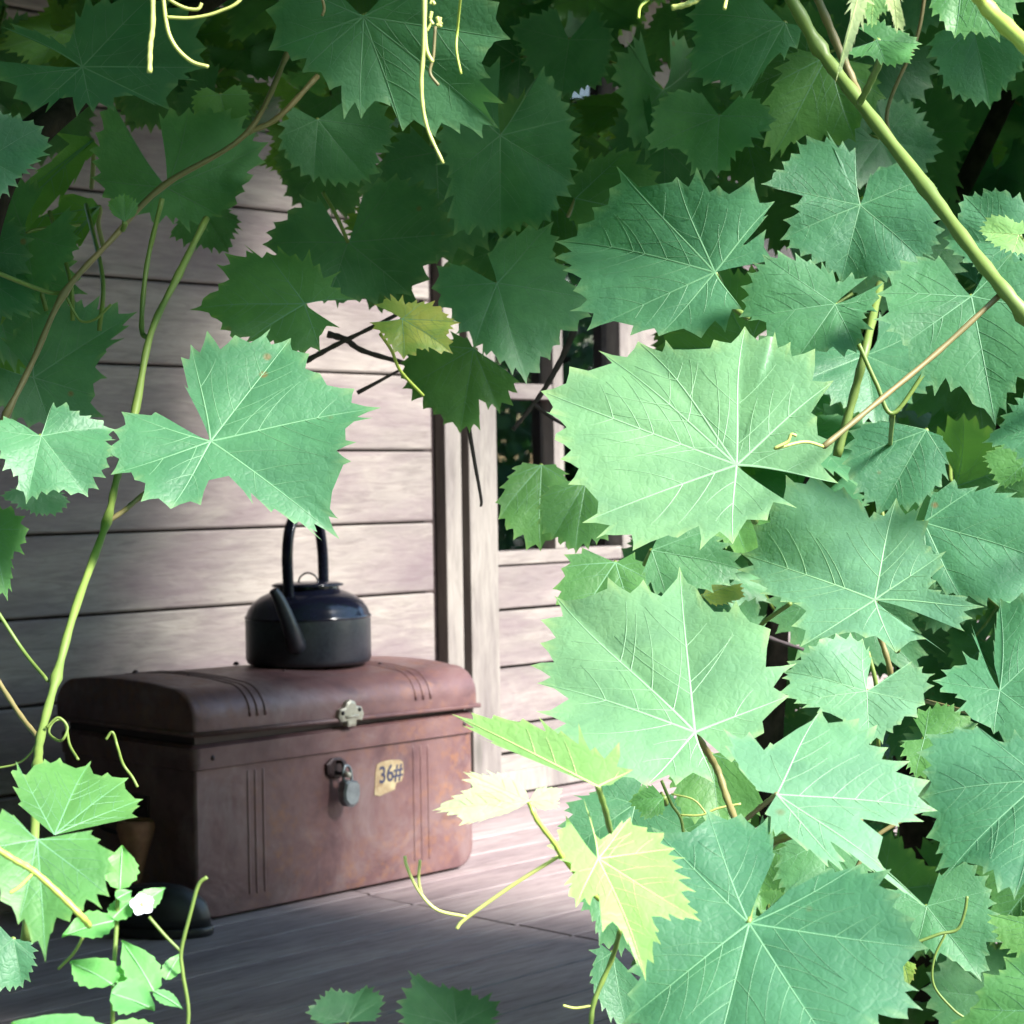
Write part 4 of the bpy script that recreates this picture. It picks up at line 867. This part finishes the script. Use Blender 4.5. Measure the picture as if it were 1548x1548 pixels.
# left
cane(vine_l, [(445,60,.80),(433,84,.80),(373,201,.78),(245,282,.76),(168,363,.74),(97,443,.72),(50,545,.71),(10,625,.70),(-30,700,.70)], 9, 'cane_brown', n=6, node_every=12)
cane(vine_l, [(480,115,.82),(420,178,.80),(373,201,.78)], 9, 'cane_brown')
cane(vine_l, [(-10,410,.70),(67,440,.72),(97,443,.72)], 7, 'cane_green')
cane(vine_l, [(101,450,.72),(112,472,.72),(124,486,.72),(145,482,.72),(168,460,.72)], 4, 'cane_green', 'tendril')
cane(vine_l, [(312,330,.74),(270,415,.72),(228,504,.70),(205,618,.68),(176,726,.66),(161,790,.64),(114,920,.60),(85,1025,.58),(62,1112,.56),(57,1158,.54),(52,1267,.50),(40,1420,.5)], 12, 'cane_green', n=7, node_every=14)
cane(vine_l, [(245,300,.72),(222,400,.72),(214,494,.71),(224,512,.70)], 8, 'cane_green')
cane(vine_l, [(161,790,.64),(190,770,.65),(215,749,.66),(318,668,.66)], 8, 'cane_brown', 'leaf_stalk')
cane(vine_l, [(-10,915,.60),(36,985,.60),(72,1029,.58)], 6, 'cane_green')
cane(vine_l, [(-10,1018,.58),(30,1080,.57),(58,1115,.56)], 8, 'cane_brown')
cane(vine_l, [(70,1100,.56),(88,1085,.56),(102,1100,.56),(92,1120,.56),(74,1108,.57),(82,1090,.58),(98,1092,.58),(105,1125,.57),(118,1148,.56)], 4.5, 'cane_green', 'tendril')
cane(vine_l, [(58,1118,.56),(45,1140,.56),(25,1155,.56),(-10,1162,.56)], 3.5, 'cane_green', 'tendril')
cane(vine_l, [(160,1118,.55),(170,1107,.55),(178,1130,.55),(186,1155,.54),(200,1175,.54),(208,1190,.54)], 4.5, 'cane_green', 'tendril')
cane(vine_l, [(-10,1280,.385),(25,1302,.385),(52,1318,.385),(90,1352,.385),(122,1384,.385),(135,1400,.39)], 10, 'cane_young', 'leaf_stalk')
cane(vine_l, [(52,1318,.385),(30,1340,.383),(15,1350,.382)], 5, 'cane_young', 'tendril')
for o in range(3):
    cane(vine_l, [(20+o*55,330-o*10,.80+.03*o),(55+o*50,420,.8),(70+o*40,470+o*15,.8)], 7, 'cane_green')
# overhead tendrils and dry twigs
cane(vine_t, [(229,-72,.46),(231,30,.46),(227,70,.46),(226,110,.46)], 8, 'tendril_pale', 'tendril')
cane(vine_t, [(242,-72,.46),(250,25,.46),(262,65,.46),(288,92,.46),(315,101,.46)], 6, 'tendril_pale', 'tendril')
cane(vine_t, [(252,26,.46),(290,27,.46),(330,18,.46),(366,-4,.46),(390,-70,.463)], 5, 'tendril_pale', 'tendril')
cane(vine_t, [(246,-40,.46),(250,-8,.46),(275,10,.46),(298,14,.46),(305,5,.46)], 5, 'tendril_pale', 'tendril')
cane(vine_t, [(642,-72,.46),(641,60,.46),(637,130,.46),(645,190,.46),(670,247,.46)], 8, 'tendril_pale', 'tendril', taper=.6)
cane(vine_t, [(642,40,.46),(645,75,.46),(654,94,.46)], 6, 'tendril_pale', 'tendril')
cane(vine_t, [(700,-66,.47),(697,-15,.49),(692,40,.5),(690,75,.5),(697,112,.5)], 4, 'cane_young', 'tendril')
cane(vine_t, [(658,40,.48),(655,85,.48),(650,110,.48),(663,129,.48)], 5, 'cane_brown', 'tendril')
for i in range(9):
    r_ = random.Random(i); x0, y0 = 655+r_.uniform(-8, 14), r_.uniform(-4, 36)
    cane(vine_t, [(x0, y0, .47), (x0+r_.uniform(-9, 9), y0+r_.uniform(4, 16), .47)], r_.uniform(4, 7), 'tendril_pale', 'flower_stub')
cane(vine_t, [(485,-10,.6),(490,12,.6),(487,24,.6)], 5, 'cane_brown', 'tendril')
cane(vine_t, [(488,290,.93),(508,325,.93),(526,366,.94)], 6, 'cane_green', 'leaf_stalk')
cane(vine_t, [(462,546,1.0),(505,523,1.0),(560,496,1.0),(640,455,1.0)], 9, 'twig_dry', 'twig', taper=.55)
cane(vine_t, [(495,505,1.02),(522,513,1.02),(548,530,1.02),(608,548,1.02),(650,560,1.02)], 11, 'twig_dry', 'twig', taper=.55)
cane(vine_t, [(540,594,1.02),(570,578,1.02),(603,560,1.02)], 7, 'twig_dry', 'twig', taper=.55)
cane(vine_t, [(708,640,1.0),(716,690,1.0),(727,752,1.0),(727,766,1.0)], 7, 'twig_dry', 'twig', taper=.55)
cane(vine_t, [(868,500,1.1),(845,550,1.1),(815,600,1.1),(775,650,1.1)], 11, 'twig_dry', 'twig', taper=.55)
cane(vine_t, [(805,610,1.1),(840,635,1.1),(870,650,1.1)], 7, 'twig_dry', 'twig', taper=.55)
cane(vine_t, [(575,505,.8),(592,530,.81),(605,560,.82),(640,598,.83)], 5, 'cane_young', 'tendril')

# --- background leaves of the same vines: six shapes, copied
TEMPL = []
for i, mt in enumerate(('leaf_mature', 'leaf_mature', 'leaf_green', 'leaf_mature', 'leaf_green', 'leaf_mature')):
    r_ = random.Random(100+i); ctrl = []
    for ang_, rad_, k_ in ((-158, .60, 't'), (-118, .72, 'm'), (-84, .74, 't'), (-56, .88, 'm'), (-26, .80, 't'), (0, 1.0, 'm'), (26, .80, 't'), (56, .88, 'm'), (84, .74, 't'), (118, .72, 'm'), (158, .60, 't')):
        rr = rad_*r_.uniform(.92, 1.08)*.085; aa = R(ang_+r_.uniform(-5, 5)); ctrl.append((rr*math.cos(aa), rr*math.sin(aa), k_))
    me, vm, S_ = leaf_mesh(ctrl, mt, r_, rings=6, wave=.08, uw=.24)
    sm_ = MB().tube(spline([(0, 0, -.0005), (-.008, 0, -.008), (-.02, .003, -.03), (-.035, .004, -.06)], 4), .0018, 6).mesh('leaf_stalk', 'cane_green')
    TEMPL.append((me, vm, sm_))
def fill_leaf(vine, px, py, d, rnd, size=1.0, up_t=None, side=None):
    me, vm, sm_ = rnd.choice(TEMPL)
    J, n = frame_for(px, py, d, None, rnd.gauss(22, 22) if up_t is None else up_t, rnd.gauss(0, 25) if side is None else side)
    dn = V((0, 0, -1)); e1 = (dn - n*dn.dot(n))
    e1 = Matrix.Rotation(rnd.gauss(0, .8), 3, n) @ (e1.normalized() if e1.length > .05 else n.orthogonal())
    e2 = n.cross(e1)
    o = link('leaf', me, vine); o.rotation_euler = Matrix(((e1.x, e2.x, n.x), (e1.y, e2.y, n.y), (e1.z, e2.z, n.z))).to_euler()
    s_ = size*rnd.uniform(.75, 1.15); o.scale = (s_, s_, s_); o.location = J - vine.location
    link('vein', vm, o); link('leaf_stalk', sm_, o)
    return o
rnd = random.Random(5)
def ok_open(x, y):                                    # keep the view to the wall, trunk, floor and window clear
    if 880 < y and x < 1010: return False
    if 470 < y <= 880 and x < 960: return False
    return True
cnt = 0
for x0, x1, y0, y1, d0, d1, n in ((1230, 1620, 380, 1560, 1.7, 2.3, 46), (1440, 1640, 40, 420, 2.4, 3.0, 16), (1420, 1520, 900, 1010, 2.0, 2.2, 4), (1120, 1200, 880, 1100, 2.4, 2.7, 3), (1010, 1260, 1230, 1560, 1.6, 2.2, 16), (980, 1600, -60, 420, 1.8, 2.6, 46), (1000, 1240, 430, 880, 1.7, 2.4, 22), (1200, 1640, 350, 1560, 2.4, 3.0, 75)):
    for _ in range(n):
        x, y = rnd.uniform(x0, x1), rnd.uniform(y0, y1)
        if ok_open(x, y): fill_leaf(vine_r, x, y, rnd.uniform(d0, d1), rnd); cnt += 1
for x0, x1, y0, y1, d0, d1, n in ((420, 980, -80, 250, 2.3, 3.2, 62), (560, 900, 230, 400, 1.95, 2.4, 12)):
    for _ in range(n): fill_leaf(vine_t, rnd.uniform(x0, x1), rnd.uniform(y0, y1), rnd.uniform(d0, d1), rnd)
for x0, x1, y0, y1, d0, d1, n in ((-60, 420, -60, 190, 2.1, 2.9, 34), (-60, 40, 250, 560, 1.4, 1.8, 8)):
    for _ in range(n): fill_leaf(vine_l, rnd.uniform(x0, x1), rnd.uniform(y0, y1), rnd.uniform(d0, d1), rnd)

# --- added leaf masses, unseen overhead and at both sides, put in to block light
def leaf_mass(vine, spots, seed, name='shade_foliage', grow=1.0):
    rr = random.Random(seed); vs = []; fs = []
    half = [(-.42, .30), (-.36, .52), (-.16, .52), (-.02, .72), (.14, .62), (.30, .74), (.42, .54), (.58, .50), (.60, .32), (.78, .26), (.82, .12)]
    out = half + [(1.0, 0)] + [(x, -y) for x, y in reversed(half)]
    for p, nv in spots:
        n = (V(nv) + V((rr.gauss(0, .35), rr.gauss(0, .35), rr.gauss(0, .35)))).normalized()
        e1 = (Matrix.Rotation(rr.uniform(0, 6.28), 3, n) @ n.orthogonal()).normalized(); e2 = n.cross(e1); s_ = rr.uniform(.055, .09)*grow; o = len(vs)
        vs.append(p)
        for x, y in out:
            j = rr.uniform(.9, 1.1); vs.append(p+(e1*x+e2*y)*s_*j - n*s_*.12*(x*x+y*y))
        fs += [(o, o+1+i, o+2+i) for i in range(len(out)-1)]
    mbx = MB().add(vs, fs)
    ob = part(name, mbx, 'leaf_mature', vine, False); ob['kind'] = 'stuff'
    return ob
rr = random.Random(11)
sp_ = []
for _ in range(SHADE_CANOPY_N):                              # added canopy above the view, front edge placed to shade the upper leaves
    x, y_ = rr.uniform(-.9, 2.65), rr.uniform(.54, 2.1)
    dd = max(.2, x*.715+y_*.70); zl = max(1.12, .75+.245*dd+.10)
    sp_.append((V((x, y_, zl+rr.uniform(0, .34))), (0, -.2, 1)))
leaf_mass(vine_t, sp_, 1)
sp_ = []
for _ in range(1900):                                  # added cover over the left half of the porch, shades the left wall
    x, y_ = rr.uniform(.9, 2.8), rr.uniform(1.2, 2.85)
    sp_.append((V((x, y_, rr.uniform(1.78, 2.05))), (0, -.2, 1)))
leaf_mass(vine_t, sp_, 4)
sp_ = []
for _ in range(230):                                   # thinner added cover over the rest of the porch, dims sun on the wall
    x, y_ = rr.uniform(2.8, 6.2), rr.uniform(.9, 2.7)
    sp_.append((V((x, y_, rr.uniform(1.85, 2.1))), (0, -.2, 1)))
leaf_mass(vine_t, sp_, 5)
sp_ = []
for _ in range(SIDE_SHADE_N):                                # added screen right of the frame, keeps light off the left wall
    d_ = rr.uniform(1.8, 2.7); px = rr.uniform(1600+300/d_, 2320); p = P(px, 774, d_)
    sp_.append((V((p.x, p.y, rr.uniform(-.25, 2.0))), (-.2, -1, .4)))
leaf_mass(vine_r, sp_, 2)
sp_ = []
for _ in range(1200):                                  # added screen left of the frame, cuts sky light on the trunk's end
    d_ = rr.uniform(.95, 1.7); px = rr.uniform(-900, -50-300/d_); p = P(px, 774, d_)
    sp_.append((V((p.x, p.y, rr.uniform(-.25, 2.0))), (-.3, -1, .4)))
leaf_mass(vine_l, sp_, 3)

# ------------------------------------------------------------------ weed with a white flower
WD = .40*DS
wp = thing('weed', 'bright green weed with serrated leaves and one white flower before the trunk', 'plant', (P(200, 1500, WD).x, P(200, 1500, WD).y, GZ))
def weed_leaf(base, tip, wid, d, up_t=45, side_t=0, mat='leaf_weed', seed=0):
    r_ = random.Random(seed)
    J, n = frame_for(base[0], base[1], d, None, up_t, side_t)
    T = to_plane(tip[0], tip[1], J, n)-J; L = T.length; e1 = T.normalized(); e2 = n.cross(e1); W = 1.55*wid*d/F
    vs = []; fs = []; rim = []; N = 13; K = 4
    for i in range(N+1):
        t_ = i/N; hw = W/2*(math.sin(math.pi*min(1, t_**.8*1.0))**.8*(1-.75*t_**5) if 0 < t_ < 1 else .03)
        for k_ in range(-K, K+1):
            u = k_/K; jag = 1+(.10 if i % 2 else -.04)*(abs(u) > .95)
            x = L*t_ - (L*.02*abs(u) if i % 2 else 0); y = hw*u*jag
            z = .10*W*math.sqrt(u*u+.02) - .16*L*t_*t_ + .02*W*math.sin(6*t_+u*3)
            vs.append((x, y, z)); rim.append(.12 if abs(u) > .95 else 0)
    M_ = 2*K+1
    fs = [(i*M_+k_, (i+1)*M_+k_, (i+1)*M_+k_+1, i*M_+k_+1) for i in range(N) for k_ in range(M_-1)]
    me = bpy.data.meshes.new('leaf'); me.from_pydata(vs, [], fs); me.materials.append(MATS[mat]); me.polygons.foreach_set('use_smooth', [True]*len(fs))
    at = me.attributes.new('rim', 'FLOAT', 'POINT'); at.data.foreach_set('value', rim); me.update()
    o = link('leaf', me, wp); o.rotation_euler = Matrix(((e1.x, e2.x, n.x), (e1.y, e2.y, n.y), (e1.z, e2.z, n.z))).to_euler(); o.location = J-wp.location
    vmb = MB().tube([(L*t_, 0, .10*W*math.sqrt(.02)-.16*L*t_*t_+.0004) for t_ in (.0, .2, .4, .6, .8, .95)], [.00035, .0003, .00025, .0002, .0002, .0001], 6)
    link('vein', vmb.mesh('vein', 'vein_pale'), o)
for i, (b_, t_, w_, dd, ut, sd2) in enumerate((((181,1346),(185,1274),34,.42,20,0), ((172,1394),(94,1408),38,.405,50,0), ((168,1392),(205,1352),24,.41,40,0), ((205,1375),(251,1338),22,.41,30,0),
      ((233,1502),(186,1412),36,.40,35,10), ((172,1492),(106,1446),46,.40,48,0), ((168,1505),(235,1520),60,.395,55,0), ((250,1482),(274,1437),18,.41,30,0), ((232,1500),(277,1521),16,.40,40,0),
      ((170,1470),(225,1488),34,.405,55,0), ((160,1590),(18,1530),70,.37,58,0), ((165,1560),(262,1585),60,.385,60,0), ((176,1360),(200,1345),16,.41,40,0))):
    weed_leaf(b_, t_, w_, dd*DS, ut, sd2, seed=i)
def wstem(pts, w_, mat='cane_green'):
    return part('stem', MB().tube(spline([P(x, y, d*DS) for x, y, d in pts], 6), w_/2*.41*DS/F, 7), mat, wp)
s0 = P(172, 1620, .41*DS)
wstem([(178,1345,.413),(176,1400,.412),(172,1470,.41),(170,1560,.41),(172,1640,.41)], 7)
part('stem', MB().tube(spline([s0, V((s0.x+.01, s0.y, (s0.z+GZ)/2)), V((s0.x, s0.y+.01, GZ))], 6), .0012, 7), 'cane_green', wp)
wstem([(225,1386,.41),(250,1415,.41),(272,1437,.41)], 5)
wstem([(313,1326,.41),(300,1338,.41),(288,1380,.41),(274,1437,.41),(276,1470,.41),(284,1548,.41),(250,1640,.41)], 6)
wstem([(125,1417,.41),(112,1440,.41),(88,1465,.41)], 5)
# the flower: five petals round a yellow heart
fc_ = P(215, 1368, .395*DS); fn = (-ray(215, 1368)).normalized(); fn = (fn + V((0, 0, .6))).normalized()
fa = fn.orthogonal().normalized(); fb = fn.cross(fa); fr = 17*.395*DS/F
flo = part('flower', dome(fc_, fn, fr*.25, .8), 'tendril_pale', wp)
for k_ in range(5):
    a = 2*math.pi*k_/5; d1 = fa*math.cos(a)+fb*math.sin(a); d2 = fn.cross(d1); vs = []; fs = []
    for i in range(6):
        t_ = i/5; hw = fr*.55*math.sin(math.pi*min(.97, .08+t_*.86))**.7
        for u in (-1, -.5, 0, .5, 1): vs.append(fc_ + d1*fr*(.12+.95*t_) + d2*hw*u + fn*(fr*(.12*u*u + .25*t_*(1-t_)) ))
    fs = [(i*5+j, (i+1)*5+j, (i+1)*5+j+1, i*5+j+1) for i in range(5) for j in range(4)]
    part('petal', MB().add(vs, fs), 'petal_white', flo)

# ------------------------------------------------------------------ garden shrubs that the window panes mirror
for i, (tx, ty, h, w_, lab) in enumerate(((6.9, -.5, 2.4, .75, 'low round garden shrub mirrored in the window panes'), (8.0, -.6, 3.0, .9, 'taller garden shrub mirrored in the panes behind the low one'),
        (8.3, -2.2, 3.4, 1.1, 'tallest dark garden shrub at the back of the mirrored row'), (9.6, -1.6, 3.0, 1.0, 'loose garden shrub at the far end of the mirrored row'))):
    t_ = thing('garden_shrub', lab, 'shrub', (tx, ty, GZ), 'garden shrubs facing the porch')
    part('trunk', MB().tube(spline([(tx, ty, GZ), (tx+.05, ty, GZ+h*.3), (tx-.04, ty+.05, GZ+h*.7)], 6), [.05-.03*k_/12 for k_ in range(13)], 10), 'bark', t_)
    rr = random.Random(60+i); sp_ = []
    for _ in range(1000):
        u = V((rr.gauss(0, 1), rr.gauss(0, 1), rr.gauss(0, 1))).normalized()*(rr.random()**.45)
        sp_.append((V((tx+u.x*w_, ty+u.y*w_, GZ+h*.5+u.z*h*.5)), (u.x, u.y, .6)))
    leaf_mass(t_, sp_, 70+i, 'crown')

# added hedge, unseen behind the viewer, blocks the low sky light
hedge = thing('shade_hedge', 'tall added leafy hedge out of view opposite the porch, blocking low sky light', 'hedge', (-1.0, -3.6, GZ))
line = [V((-4.6, 2.6, 0)), V((-4.4, -1.2, 0)), V((-2.6, -3.3, 0)), V((.5, -3.9, 0)), V((3.2, -3.9, 0)), V((5.6, -3.4, 0))]
rr = random.Random(90); sp_ = []
for _ in range(4200):
    k_ = rr.randrange(len(line)-1); p = line[k_].lerp(line[k_+1], rr.random())
    sp_.append((V((p.x+rr.gauss(0, .22), p.y+rr.gauss(0, .22), GZ+rr.uniform(0, 2.95+.2*math.sin(p.x*3)))), ((EYE-p).x*.3, (EYE-p).y*.3, .5)))
leaf_mass(hedge, sp_, 91, 'shade_foliage', 1.7)
for k_ in range(len(line)-1):
    for j in range(3):
        p = line[k_].lerp(line[k_+1], (j+.5)/3)
        part('stem', MB().tube([(p.x, p.y, GZ), (p.x+.04, p.y, GZ+1.2), (p.x, p.y+.05, GZ+2.3)], [.04, .03, .012], 7), 'bark', hedge)
